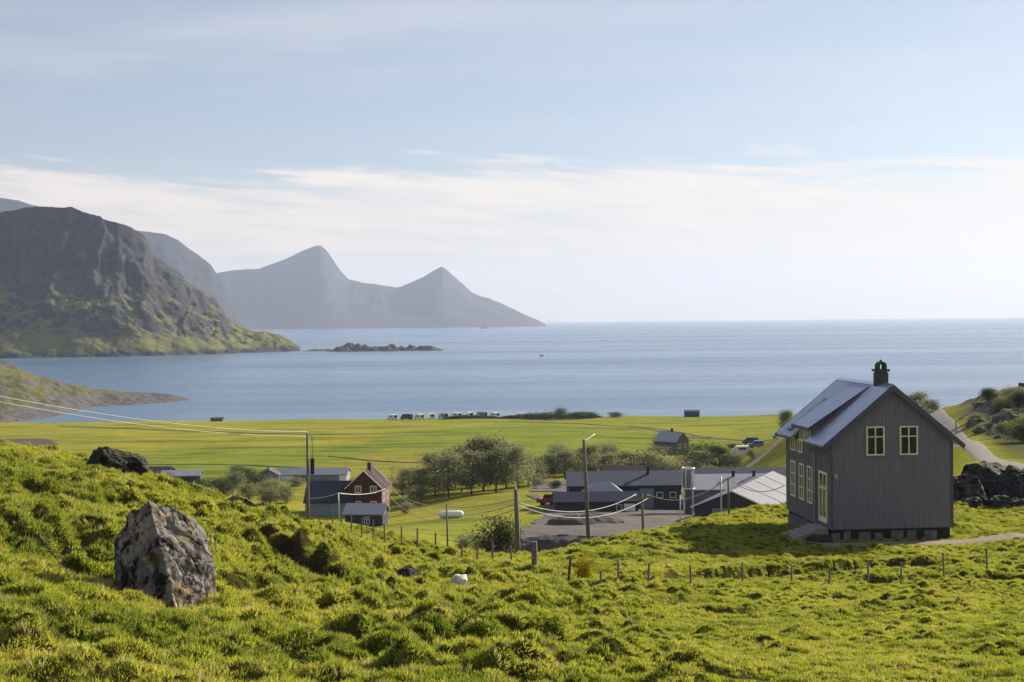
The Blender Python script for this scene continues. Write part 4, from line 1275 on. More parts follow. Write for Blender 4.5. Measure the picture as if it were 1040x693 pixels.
V3 = Vector
cable(pA + V3((0, 0, 0.15)), at(-90, 384, 95), 0.9, 'upper of the two cables crossing the left plain', 0.03)
cable(pA + V3((0, 0, -0.35)), at(-90, 390, 97), 0.9, 'lower of the two cables crossing the left plain', 0.03)
cable(pA + V3((0, 0, -7.0)), pF, 0.15, 'pale cable from the tall black-box pole to the short pale pole', 0.045)
cable(pF, at(391, 496.5, 265), 0.5, 'pale cable from the short pale pole to the red house', 0.06)
cable(at(378, 478, 268), at(525, 507, 104), 3.0, 'topmost cable from the red house ridge to the stout pole', 0.045)
cable(at(391, 486, 266), at(525, 512, 104), 3.2, 'middle cable from the red house to the stout pole', 0.045)
cable(at(391, 497, 266), at(525, 517, 104), 3.2, 'lowest cable from the red house to the stout pole', 0.04)
cable(pB + V3((0, -0.05, -0.9)), pD + V3((-0.55, 0.16, -0.12)), 1.15, 'upper cable from the stout pole to the yard pole', 0.032)
cable(pB + V3((0, -0.05, -1.15)), pD + V3((0.55, 0.16, -0.5)), 1.35, 'lower cable from the stout pole to the yard pole', 0.032)
cable(pD + V3((0.55, 0.16, -0.12)), pG, 1.0, 'cable from the yard pole to the slim pole on the bank', 0.035)
cable(pG, at(797, 493, 101), 0.7, 'cable from the slim bank pole to the dark grey house', 0.03)
cable(pC + V3((0, 0, -0.1)), at(604, 441, 90), 0.0, 'short lit stay at the top of the leaning pole', 0.03, 4)


def fence(label, posts, r=0.05, h=0.95, mat='weathered_wood', wires=(0.35, 0.62, 0.88)):
    pts = []
    for px, py, hp in posts:
        x, y = hit(px, py); pts.append((x, y, gzs(x, y), hp))
    x0, y0, z0, _ = pts[0]
    t = thing('wire_fence', label, 'fence', (x0, y0, z0))
    rnd = random.Random(len(posts) * 7)
    for x, y, z, hp in pts:
        m = MB(); hh = (hp + 4) * y / F
        dx, dy = rnd.uniform(-0.06, 0.06), rnd.uniform(-0.05, 0.05)
        m.tube([(x - x0, y - y0, z - z0 - 0.4), (x - x0 + dx, y - y0 + dy, z - z0 + hh)], [r, r * 0.9], 7)
        m.build('post', M[mat], t)
    return t


fence('wire fence of grey posts crossing the meadow below the dark grey house',
      [(610, 604, 17), (629, 599, 21), (658, 596, 19), (702, 595, 16), (754, 593, 17), (804, 592, 15), (842, 594, 16), (882, 594, 22), (915, 594, 19), (959, 589, 21), (1003, 584, 21), (1050, 581, 20)])
fence('wire fence of dark posts running down behind the knoll towards the valley',
      [(520, 577, 20), (500, 575, 17), (484, 573, 18), (469, 568, 19), (442, 566, 17), (424, 565, 20), (408, 561, 20), (391, 558, 22), (379, 551, 20), (367, 549, 18), (357, 546, 19), (347, 543, 17), (338, 541, 14)], 0.055)


def stake(px, py, hp, lean, label, r, mat, name='wooden_stake'):
    x, y = hit(px, py); z = gzs(x, y)
    m = MB(); hh = (hp + 4) * y / F
    m.tube([(0, 0, -0.4), (lean * 0.5, 0.02, hh * 0.5), (lean, 0.04, hh)], [r, r * 1.02, r * 0.92], 8)
    o = m.build(name, M[mat], None)
    o.location = (x, y, z)
    return tag(o, label, 'post')


stake(543, 583, 23, 0.0, 'thick square-topped wooden post standing alone on the meadow crest', 0.14, 'weathered_wood', 'gate_post')
stake(577, 597, 23, 0.12, 'brown stake beside the yellow flowering bush, the taller of two', 0.06, 'brown_wood')
stake(585, 595, 16, 0.2, 'brown leaning stake at the yellow bush, the shorter of two', 0.06, 'brown_wood')
stake(971, 440, 9, 0.0, 'grey marker post standing on the bend of the gravel road', 0.13, 'galvanised', 'marker_post')

# stone dyke / fence line over the right hill, mast on its top
sd_pts = []
for px, D in ((975, 245), (985, 250), (995, 255), (1006, 258), (1016, 262), (1026, 266), (1038, 270), (1052, 274)):
    x = x_at(px, D); sd_pts.append((x, D, gzs(x, D)))
m = MB()
for (a, b) in zip(sd_pts[:-1], sd_pts[1:]):
    for k in range(5):
        p0 = Vector(a).lerp(Vector(b), k / 5); p1 = Vector(a).lerp(Vector(b), (k + 1) / 5)
        zz = gzs(p0.x, p0.y)
        m.box(min(p0.x, p1.x), max(p0.x, p1.x) - 0.03, p0.y - 0.3, p0.y + 0.3, zz - 0.6, zz + 0.45 + 0.2 * ((k * 7) % 3) / 3)
tag(m.build('stone_dyke', M['pale_stone'], None), 'pale stone dyke climbing over the rocky hill on the right', 'wall')
x = x_at(1037, 262); z = gzs(x, 262)
ms = thing('hill_sign', 'small dark sign on a post on top of the rocky hill', 'sign', (x, 262, z))
m = MB(); m.tube([(0, 0, -0.5), (0, 0, 2.6)], 0.08); m.build('post', M['weathered_wood'], ms)
m = MB(); m.box(-0.5, 0.5, -0.12, -0.082, 1.5, 2.4); m.build('board', M['dark_wall'], ms)


# ------------------------------------------------------------------ rocks
def rock_mesh(pts, sub, amp, freq, seed, smooth_iter=0):
    bm = bmesh.new()
    for p in pts: bm.verts.new(p)
    bmesh.ops.convex_hull(bm, input=bm.verts)
    bmesh.ops.delete(bm, geom=[v for v in bm.verts if not v.link_faces], context='VERTS')
    bmesh.ops.triangulate(bm, faces=bm.faces)
    for _ in range(sub):
        bmesh.ops.subdivide_edges(bm, edges=bm.edges, cuts=1, use_grid_fill=True)
        bmesh.ops.triangulate(bm, faces=bm.faces)
    for _ in range(smooth_iter):
        bmesh.ops.smooth_vert(bm, verts=bm.verts, factor=0.5, use_axis_x=True, use_axis_y=True, use_axis_z=True)
    bm.normal_update()
    co = np.array([v.co[:] for v in bm.verts]); no = np.array([v.normal[:] for v in bm.verts])
    a = co[:, 0] * freq; b = co[:, 1] * freq; c = co[:, 2] * freq
    n = fbm(a + 0.7 * c + seed, b - 0.6 * c, 4, seed) + 0.8 * (ridged(a * 1.3 + c, c * 1.6 + b * 0.5, 3, seed + 5) - 0.5)
    n = n + 0.3 * np.sign(fbm(a * 2 + c, b * 2 + c * 1.5, 2, seed + 9)) * 0.5
    co = co + no * (amp * n)[:, None]
    for v, p in zip(bm.verts, co): v.co = p
    me = bpy.data.meshes.new('rock')
    bm.to_mesh(me); bm.free()
    for p in me.polygons: p.use_smooth = True
    return me


def shard(me, ang=0.6):
    try:
        me.set_sharp_from_angle(angle=ang)
    except Exception:
        pass


def rock(name, label, px, py, pts, mat, sub=4, amp=0.06, freq=2.0, seed=1, sink=0.1, D=None, sm=1, group=None, rz=0.0):
    if D is None: x, y = hit(px, py)
    else: x, y = x_at(px, D), D
    me = rock_mesh(pts, sub, amp, freq, seed, sm)
    me.name = name
    shard(me)
    o = link(name, me, M[mat])
    o.location = (x, y, float(base_z(np.array([x]), np.array([y]))[0]) - sink)
    o.rotation_euler = (0, 0, rz)
    return tag(o, label, 'rock' if 'rock' in name else 'boulder', group)


rock('lichen_boulder', 'huge angular grey boulder with orange lichen on the left knoll', 169, 615,
     [(0.22, -0.95, -0.4), (1.10, 0.15, -0.4), (1.08, 0.30, 0.85), (0.84, 0.75, 1.55), (0.35, 0.45, 1.95), (-0.33, -0.02, 2.32), (-0.80, 0.15, 1.98), (-1.12, 0.30, 1.30), (-1.02, 0.3, 0.2), (-0.50, -0.5, 0.0), (0.9, 1.7, -0.4), (-0.9, 1.7, -0.4),
      (0.5, 1.4, 1.5), (-0.5, 1.3, 1.9), (-0.08, -0.55, 1.35), (0.15, -0.85, 0.3), (-0.45, -0.30, 1.5)], 'boulder_rock', 5, 0.075, 1.8, 3, 0.0, sm=3, rz=0.22)


def lump(rx, ry, rz_, n=26, seed=0, flat=0.0):
    r = random.Random(seed); out = []
    for i in range(n):
        v = Vector((r.gauss(0, 1), r.gauss(0, 1), r.gauss(0, 1))).normalized()
        k = r.uniform(0.82, 1.12)
        out.append((v.x * rx * k, v.y * ry * k, max(v.z * rz_ * k, -0.3 * rz_)))
    return out


rock('black_rock', 'broad black rock on the skyline of the left knoll', 118, 482, lump(1.40, 1.2, 1.25, 34, 2), 'dark_rock', 4, 0.10, 1.3, 5, -0.02, sm=2)
rock('black_rock', 'long low dark rock edge behind the crest right of the huge boulder', 240, 512, lump(1.05, 0.7, 0.55, 26, 5), 'dark_rock', 4, 0.10, 1.5, 7, 0.10, D=60)
rock('black_rock', 'dark rock cut by the left picture edge on the knoll top', -2, 449, lump(0.55, 0.6, 0.5, 22, 9), 'dark_rock', 3, 0.06, 2.0, 8, 0.1, D=63)
rock('round_rock', 'small rounded brown-black rock in the grass left of the sheep', 412, 590, lump(0.58, 0.5, 0.62, 26, 12), 'dark_rock', 4, 0.05, 2.2, 11, -0.06, sm=2)
rock('flat_rock', 'flat brown rock lying in the grass below the sheep', 446, 628, lump(0.5, 0.45, 0.26, 20, 15), 'flat_stone', 3, 0.04, 3.0, 13, -0.12)
rock('pale_rock', 'small whitish stone in the grass right of the huge boulder', 253, 624, lump(0.18, 0.14, 0.14, 18, 16), 'pale_stone', 3, 0.02, 5.0, 14, -0.10)
rock('pale_rock', 'weathered stone at the far left on the knoll slope', 6, 470, lump(0.4, 0.35, 0.22, 18, 18), 'bank_rock', 3, 0.04, 3.0, 15, 0.05)
bank = [(975, 112, 2.2, 2.2, 2.3, 'dark rock face touching the right edge of the house'), (1000, 116, 2.6, 2.4, 3.0, 'tall dark rock face in the bank under the road'), (1027, 114, 2.4, 2.2, 2.6, 'dark cracked rock face farther right in the road bank'),
        (1052, 115, 2.4, 2.2, 2.9, 'dark rock face cut by the right picture edge'), (988, 109.5, 0.9, 0.8, 0.9, 'small dark rock at the foot of the road bank by the house'),
        (1014, 110, 1.1, 0.9, 1.1, 'small dark rock in the middle of the bank foot'), (1034, 109.5, 0.9, 0.8, 0.8, 'small dark rock at the bank foot near the right edge')]
for i, (px, D, a, b, c, lab) in enumerate(bank):
    rock('bank_rock', lab, px, 0, lump(a, b, c, 28, 30 + i), 'bank_rock', 4, 0.28, 0.8, 40 + i, 0.0, D=D, sm=1, group='rocks of the road bank')
for i, (px, py, a, lab) in enumerate([(676, 537, 0.45, 'small stone on the grass bank left of the slim pole'), (695, 533, 0.6, 'grey stone on the grass bank below the slim pole'), (713, 530, 0.5, 'stone on the grass bank between slim pole and house shade'),
                                      (762, 523, 0.75, 'largest dark stone on the bank left of the house'), (780, 519, 0.7, 'dark stone at the bank top next to the house corner')]):
    rock('bank_stone', lab, px, py, lump(a, a * 0.8, a * 0.5, 20, 60 + i), 'bank_rock', 3, 0.06, 2.0, 70 + i, 0.08, group='stones on the grass bank').__setitem__('category', 'stone')
for i, (px, D, a, lab) in enumerate([(992, 222, 2.2, 'low pale rock on the rocky hill next to the road bend'), (1004, 208, 2.6, 'broad rock low on the rocky hillside above the road'), (1014, 238, 3.0, 'large rock in the middle of the rocky hillside'), (1027, 215, 3.2, 'large dark rock right of the hillside middle'),
                                     (1038, 200, 2.8, 'rock at the right edge low on the hillside'), (1000, 252, 2.4, 'rock just under the stone dyke on the hill'), (1036, 250, 3.0, 'rock high on the hill at the right edge'), (1020, 186, 1.8, 'small rock close above the road on the hillside')]):
    rock('hill_rock', lab, px, 0, lump(a, a * 0.8, a * 0.5, 26, 110 + i), 'hill_stone', 4, 0.22, 0.7, 120 + i, 0.15, D=D, sm=1, group='rocks on the rocky hill')
# heaps in the yard
for i, (px, D, a, h, lab) in enumerate([(578, 205, 3.4, 1.5, 'dark gravel heap in the yard, the left one'), (606, 208, 4.0, 1.7, 'dark gravel heap in the yard, the right wider one')]):
    o = rock('gravel_heap', lab, px, 0, lump(a, 2.6, h, 30, 80 + i), 'bank_fill', 4, 0.12, 0.7, 81 + i, 0.2, D=D, sm=3, group='gravel heaps in the yard'); o['category'] = 'gravel heap'
o = rock('shaded_bank', 'long earth bank coloured dark as a band of shade below the gravel yard, behind the meadow crest', 562, 0, lump(13.0, 2.6, 4.3, 60, 88), 'bank_fill', 4, 0.25, 0.5, 83, 0.2, D=151, sm=1); o['category'] = 'earth bank'  # dark fill colour paints the shade on the bank's near side
m = rock('earth_mound', 'dark earth mound beside the steps of the house', 830, 0, lump(0.95, 0.6, 0.75, 28, 90), 'earth_and_gap_shade', 4, 0.08, 1.6, 91, 0.1, D=89.3, sm=2); m['category'] = 'mound'


# ------------------------------------------------------------------ trees and bushes
def tree_parts(seed, h, spread, n_limb, leaves, leaf, trunk_r=None, base_gap=0.25, bushy=False, lean=0.0):
    r = random.Random(seed)
    tr = MB(); tips = []
    trunk_r = trunk_r or h * 0.014
    stems = 1 if not bushy else 5
    for s in range(stems):
        a = r.uniform(0, 6.28)
        off = Vector((math.cos(a), math.sin(a), 0)) * (0.0 if stems == 1 else spread * 0.12)
        top = off + Vector((r.uniform(-1, 1) * spread * (0.1 if stems == 1 else 0.5) + lean, r.uniform(-1, 1) * spread * (0.1 if stems == 1 else 0.5), h * r.uniform(0.72, 0.95)))
        ptsl = [off + Vector((0, 0, -0.5)), off.lerp(top, 0.33) + Vector((r.uniform(-1, 1), r.uniform(-1, 1), 0)) * h * 0.02, off.lerp(top, 0.66) + Vector((r.uniform(-1, 1), r.uniform(-1, 1), 0)) * h * 0.03, top]
        tr.tube(ptsl, [trunk_r, trunk_r * 0.8, trunk_r * 0.5, trunk_r * 0.15], 6)
        for k in range(n_limb // stems):
            f = r.uniform(base_gap, 0.95)
            st_ = ptsl[0].lerp(ptsl[3], f); st_ = off.lerp(top, f)
            ang_ = r.uniform(0, 6.28); ln = spread * (1.15 - 0.65 * abs(f - 0.42) / 0.55) * r.uniform(0.55, 1.05)
            en = st_ + Vector((math.cos(ang_) * ln, math.sin(ang_) * ln, ln * r.uniform(0.15, 0.75)))
            en.z = min(en.z, h * 1.02)
            mid = st_.lerp(en, 0.5) + Vector((0, 0, ln * 0.08))
            tr.tube([st_, mid, en], [trunk_r * 0.42 * (1.1 - f), trunk_r * 0.28 * (1.1 - f), 0.012], 4, False)
            tips += [(en, 1.0), (mid, 0.75), (st_.lerp(en, 0.75), 0.9)]
        tips.append((top, 0.9))
    n = leaves
    rs = np.random.RandomState(seed)
    tp = np.array([t_[0][:] for t_ in tips]); tw = np.array([t_[1] for t_ in tips])
    idx = rs.randint(0, len(tp), n)
    csz = spread * (0.22 if not bushy else 0.30)
    c = tp[idx] + rs.normal(0, 1, (n, 3)) * (csz * tw[idx])[:, None] * np.array([1, 1, 0.9])
    c[:, 2] = np.clip(c[:, 2], h * (0.10 if not bushy else 0.02), None)
    n1 = rs.normal(0, 1, (n, 3)); n1 /= np.linalg.norm(n1, axis=1)[:, None]
    n2 = np.cross(n1, rs.normal(0, 1, (n, 3))); n2 /= np.linalg.norm(n2, axis=1)[:, None]
    sz = leaf * rs.uniform(0.6, 1.3, n)[:, None]
    V = np.stack([c - n1 * sz, c + n2 * sz * 0.6, c + n1 * sz, c - n2 * sz * 0.6], 1).reshape(-1, 3)
    return tr, mesh_np('crown', V, np.arange(4 * n).reshape(-1, 4), False)


PROTO = {}


def proto(kind):
    if kind not in PROTO:
        spec = {'birch_a': (1, 10, 2.5, 44, 4600, 0.15, None, 0.16), 'birch_b': (2, 10, 2.1, 40, 3900, 0.15, None, 0.20), 'birch_c': (3, 10, 2.9, 48, 5200, 0.16, None, 0.14), 'thin': (4, 10, 2.0, 24, 700, 0.13, None, 0.2),
                'bush_a': (5, 4, 1.9, 40, 3400, 0.13, 0.05, 0.10, True), 'bush_b': (6, 4, 2.5, 45, 3800, 0.14, 0.05, 0.10, True), 'bush_c': (7, 4, 1.6, 40, 3000, 0.12, 0.05, 0.10, True)}[kind]
        a = spec[:6]
        tr, cr = tree_parts(*spec[:6], trunk_r=spec[6], base_gap=spec[7], bushy=len(spec) > 8)
        o = tr.build('trunk', M['bark'], None, True); tm = o.data; bpy.data.objects.remove(o)
        PROTO[kind] = (tm, cr, spec[1])
    return PROTO[kind]


CROWN_M = {}


def tree(kind, px, D, hpx, label, mat='birch_leaves', wide=1.0, name='birch_tree', cat='tree', group=None, sink=0.0, x=None):
    tm, cr, h = proto(kind)
    key = (kind, mat)
    if key not in CROWN_M:
        c = cr.copy(); c.materials.clear(); c.materials.append(M[mat]); CROWN_M[key] = c
    X = x_at(px, D) if x is None else x
    s = hpx * D / F / h
    t = thing(name, label, cat, (X, D, gzs(X, D) - sink), random.Random(int(px * 7 + D)).uniform(0, 6.28), group)
    t.scale = (s * wide, s * wide, s)
    a = bpy.data.objects.new('trunk' if cat == 'tree' else 'stem', tm); C.objects.link(a); a.parent = t
    b = bpy.data.objects.new('crown' if cat == 'tree' else 'foliage', CROWN_M[key]); C.objects.link(b); b.parent = t
    return t


GV = 'birches of the grove'
grove = [('birch_c', 415, 292, 34, 'small birch at the far left end of the grove'), ('birch_b', 547, 318, 28, 'lowest birch at the far right end of the grove'), ('birch_a', 462, 320, 46, 'birch at the back of the left half of the grove'), ('birch_b', 497, 322, 50, 'birch at the back of the right half of the grove'), ('birch_b', 427, 285, 40, 'leftmost full birch of the grove'), ('birch_a', 441, 300, 48, 'birch second from the left edge of the grove'), ('birch_c', 455, 288, 47, 'broad birch in the left half of the grove'),
         ('birch_a', 468, 306, 52, 'tall birch left of the grove centre'), ('birch_b', 478, 290, 50, 'birch at the very centre of the grove'), ('birch_c', 490, 304, 55, 'broad tall birch right of the grove centre'),
         ('birch_a', 503, 292, 50, 'birch in the right half of the grove'), ('birch_b', 514, 306, 54, 'tall birch near the right edge of the grove'), ('birch_c', 525, 296, 46, 'second birch from the right edge of the grove'),
         ('birch_a', 536, 312, 38, 'rightmost small birch of the grove')]
for k, px, D, h, lab in grove: tree(k, px, D, h * 1.12, lab, group=GV, wide=1.3)
tree('thin', 408, 300, 42, 'bare pale tree at the left end of the grove, nearer the grove', wide=1.2, name='bare_tree')
tree('thin', 398, 312, 36, 'bare pale tree farthest left of the grove, beside the red house', wide=1.2, name='bare_tree')
PL_ = 'trees of the plain behind the barns'
for k, px, D, h, wd, lab in [('bush_c', 548, 360, 15, 1.3, 'low bush just right of the birch grove'), ('birch_b', 559, 350, 27, 1.9, 'pale tree left of the leaning pole base'), ('birch_c', 573, 345, 31, 1.8, 'broad tree seen left of the leaning pole'),
                         ('birch_a', 598, 350, 38, 1.6, 'tallest tree directly behind the leaning pole'), ('birch_b', 617, 345, 30, 1.9, 'tree between leaning pole and brown-roofed shed'), ('birch_c', 632, 350, 27, 1.8, 'tree behind the brown-roofed shed'),
                         ('birch_b', 646, 348, 31, 1.8, 'tree left of the path behind the long barn'), ('bush_a', 665, 350, 18, 1.2, 'bush in front of the lone farmhouse, left side'), ('bush_b', 682, 352, 18, 1.2, 'bush directly below the lone farmhouse'),
                         ('bush_c', 697, 350, 20, 1.2, 'yellowish bush right below the lone farmhouse'), ('birch_c', 710, 352, 28, 1.8, 'tree above the tank tower'), ('birch_a', 730, 345, 36, 1.6, 'dense tree above the lilac-roofed hall'),
                         ('bush_b', 746, 350, 14, 1.2, 'low bush above the lilac hall roof, right of the dense tree')]:
    bush = k.startswith('bush')
    tree(k, px, D, h, lab, 'birch_leaves' if px != 730 else 'dark_leaves', wd, 'bush' if bush else 'birch_tree', 'bush' if bush else 'tree', PL_)
tree('bush_b', 673, 445, 14, 'dark tree behind the lone farmhouse gable', 'dark_leaves', 1.0, 'bush', 'bush')
def top_to(px, py, D):
    """height in photograph pixels of something standing on the ground at px, D with its top at row py"""
    return (at(px, py, D).z - gzs(x_at(px, D), D)) * F / D


tree('birch_c', 799, 340, top_to(799, 413, 340), 'tree whose top shows left of the house roof', 'birch_leaves', 0.85)
tree('birch_a', 930, 300, top_to(930, 392, 300), 'round tree rising behind the right roof edge of the house', 'birch_leaves', 1.7)
tree('bush_a', 944, 305, top_to(944, 407, 305), 'bush between the house roof and the road end', 'dark_leaves', 1.6, 'bush', 'bush')
tree('bush_a', 502, 118, 44, 'dark bush left of the stout pale pole', 'dark_leaves', 0.9, 'bush', 'bush')
tree('bush_b', 487, 122, 30, 'pale green bush in the valley left of the dark bush', 'birch_leaves', 1.0, 'bush', 'bush')
tree('bush_c', 471, 106, 20, 'small bush by the thin rod in the valley', 'birch_leaves', 1.0, 'bush', 'bush')
x_, y_ = hit(591, 599)
tree('bush_c', 592, y_, 30, 'yellow flowering bush on the meadow by two stakes', 'yellow_flowers', 0.75, 'flowering_bush', 'bush')
for k, px, D, h, wd, mt, lab in [('bush_b', 167, 322, 14, 1.0, 'dark_leaves', 'dark bush between the black rock and the low sheds'), ('bush_a', 205, 300, 18, 1.4, 'dark_leaves', 'dark bush right of the pale-roofed low shed'), ('bush_b', 226, 305, 17, 1.3, 'dark_leaves', 'dark green bush midway to the grey cottage'),
                                 ('bush_c', 240, 340, 14, 1.5, 'dark_leaves', 'dark bush row end left of the grey cottage'), ('bush_a', 252, 335, 13, 1.5, 'dark_leaves', 'dark bush touching the grey cottage'), ('bush_b', 272, 285, 17, 1.2, 'birch_leaves', 'pale green bush in front of the grey cottage'),
                                 ('bush_a', 291, 288, 16, 1.2, 'birch_leaves', 'pale green bush left of the navy barn'), ('bush_c', 353, 300, 18, 0.9, 'dark_leaves', 'dark bush behind the navy barn roof')]:
    tree(k, px, D, h, lab, mt, wd, 'bush', 'bush')
rb = random.Random(21)
ordn = ['first', 'second', 'third', 'fourth', 'fifth', 'sixth', 'seventh', 'eighth', 'ninth', 'tenth', 'eleventh', 'twelfth', 'thirteenth', 'fourteenth', 'fifteenth', 'sixteenth', 'seventeenth', 'eighteenth']
for i in range(13):
    tree(rb.choice(['bush_a', 'bush_b', 'bush_c', 'birch_c']), 545 + i * 13.2 + rb.uniform(-4, 4), rb.uniform(318, 380), rb.uniform(15, 28), 'shrub of the far scrub belt above the barns, %s from the left' % ordn[i], 'birch_leaves' if i % 4 else 'dark_leaves', rb.uniform(1.2, 1.7), 'shrub', 'bush', 'shrubs of the scrub belt')
for i in range(9):
    tree(rb.choice(['bush_a', 'bush_b', 'bush_c']), 186 + i * 12.5 + rb.uniform(-4, 4), rb.uniform(250, 330), rb.uniform(9, 16), 'low shrub in the rough ground left of the navy barn, %s from the left' % ordn[i], 'birch_leaves' if i % 3 else 'dark_leaves', rb.uniform(1.2, 1.8), 'shrub', 'bush', 'shrubs left of the navy barn')
# shore hedge and lone shrubs on the skyline of the plain
for px, D, h, wd, lab in [(570, 660, 11, 1.0, 'round dark shrub standing out of the shore hedge'), (541, 668, 6, 2.4, 'low dark shrub at the left end of the shore hedge'), (553, 664, 7, 2.4, 'low dark shrub in the shore hedge left of the round one'),
                      (585, 664, 7, 2.4, 'low dark shrub in the shore hedge right of the round one'), (599, 668, 6, 2.2, 'low dark shrub at the right end of the shore hedge'), (625, 672, 5, 2.2, 'separate low shrub right of the shore hedge')]:
    tree('bush_b', px, D, h, lab, 'dark_leaves', wd, 'bush', 'bush', 'shrubs along the shore')


def hedge(px0, px1, D, h, depth, n, label, mat='dark_leaves', slant=0.0):
    rs_ = np.random.RandomState(5)
    x0, x1 = x_at(px0, D), x_at(px1, D)
    xx = rs_.uniform(x0, x1, n); yy = D + rs_.uniform(-depth, depth, n) + slant * (xx - x0) + 5 * fbm(xx / 9, xx * 0, 2, 8) * (slant != 0)
    top = h * (0.65 + (0.5 if slant == 0 else 1.1) * fbm(xx / 6, yy * 0 + 1, 3, 4)) * np.clip(np.minimum(xx - x0, x1 - xx) / 4, 0.2, 1)
    zz = ground_z(xx, yy) + top * rs_.uniform(0, 1, n) ** 0.7
    c = np.stack([xx, yy, zz], 1)
    n1 = rs_.normal(0, 1, (n, 3)); n1 /= np.linalg.norm(n1, axis=1)[:, None]
    n2 = np.cross(n1, rs_.normal(0, 1, (n, 3))); n2 /= np.linalg.norm(n2, axis=1)[:, None]
    sz = 0.34 * rs_.uniform(0.6, 1.3, n)[:, None]
    V = np.stack([c - n1 * sz, c + n2 * sz * 0.6, c + n1 * sz, c - n2 * sz * 0.6], 1).reshape(-1, 3)
    return tag(link('hedge', mesh_np('hedge', V, np.arange(4 * n).reshape(-1, 4), False), M[mat]), label, 'hedge')


hedge(446, 612, 676, 2.3, 2.0, 9000, 'long dark hedge along the shore, right of the motorhomes')
for i, (px, D, h, kind, mt, lab) in enumerate([
        (1003, 235, 12, 'bush_a', 'dark_leaves', 'dark scrub bush low on the rocky hill beside the road'), (1018, 230, 14, 'bush_b', 'dark_leaves', 'dark scrub bush in the middle of the rocky hillside'), (1034, 222, 16, 'bush_a', 'dark_leaves', 'dark scrub bush at the right edge, halfway up the hill'),
        (1012, 250, 9, 'bush_c', 'birch_leaves', 'pale scrub bush high on the rocky hillside'), (1029, 245, 10, 'bush_b', 'birch_leaves', 'pale scrub bush under the stone dyke on the hill'), (992, 225, 9, 'bush_b', 'birch_leaves', 'pale scrub bush at the hill foot by the road bend'),
        (1022, 190, 14, 'bush_a', 'birch_leaves', 'pale scrub bush above the road at the hill foot'), (1038, 180, 20, 'bush_b', 'dark_leaves', 'dark scrub bush cut by the right edge above the road')]):
    tree(kind, px, D, h, lab, mt, 1.3, 'scrub_bush', 'bush', 'scrub on the rocky hill')
for i, (px, D, h, kind, mt, wd, lab) in enumerate([
        (300, 325, 8, 'bush_b', 'birch_leaves', 1.6, 'low scrub in front of the long low building'), (412, 262, 12, 'bush_c', 'birch_leaves', 1.3, 'small bush right of the brick wall of the red house'), (545, 318, 10, 'bush_b', 'birch_leaves', 1.8, 'low scrub right of the grove foot'),
        (562, 300, 8, 'bush_a', 'dark_leaves', 1.6, 'low dark scrub above the small red van'), (605, 300, 9, 'bush_b', 'birch_leaves', 1.8, 'low scrub behind the left part of the long barn roof'), (656, 310, 12, 'bush_a', 'dark_leaves', 1.4, 'dark bush behind the right end of the long barn'),
        (690, 318, 13, 'bush_b', 'dark_leaves', 1.3, 'dark bush just above the tank tower'), (722, 330, 16, 'bush_c', 'birch_leaves', 1.5, 'pale bush left of the dense tree above the hall'), (766, 345, 9, 'bush_a', 'birch_leaves', 1.6, 'low bush below the pale blue van'),
        (668, 420, 9, 'bush_b', 'birch_leaves', 1.8, 'pale bush at the left foot of the lone farmhouse'), (745, 435, 5, 'bush_b', 'dark_leaves', 2.0, 'low dark bush left of the dark green van'), (620, 312, 12, 'bush_c', 'birch_leaves', 1.4, 'pale bush behind the middle of the long barn')]):
    tree(kind, px, D, h, lab, mt, wd, 'bush', 'bush')


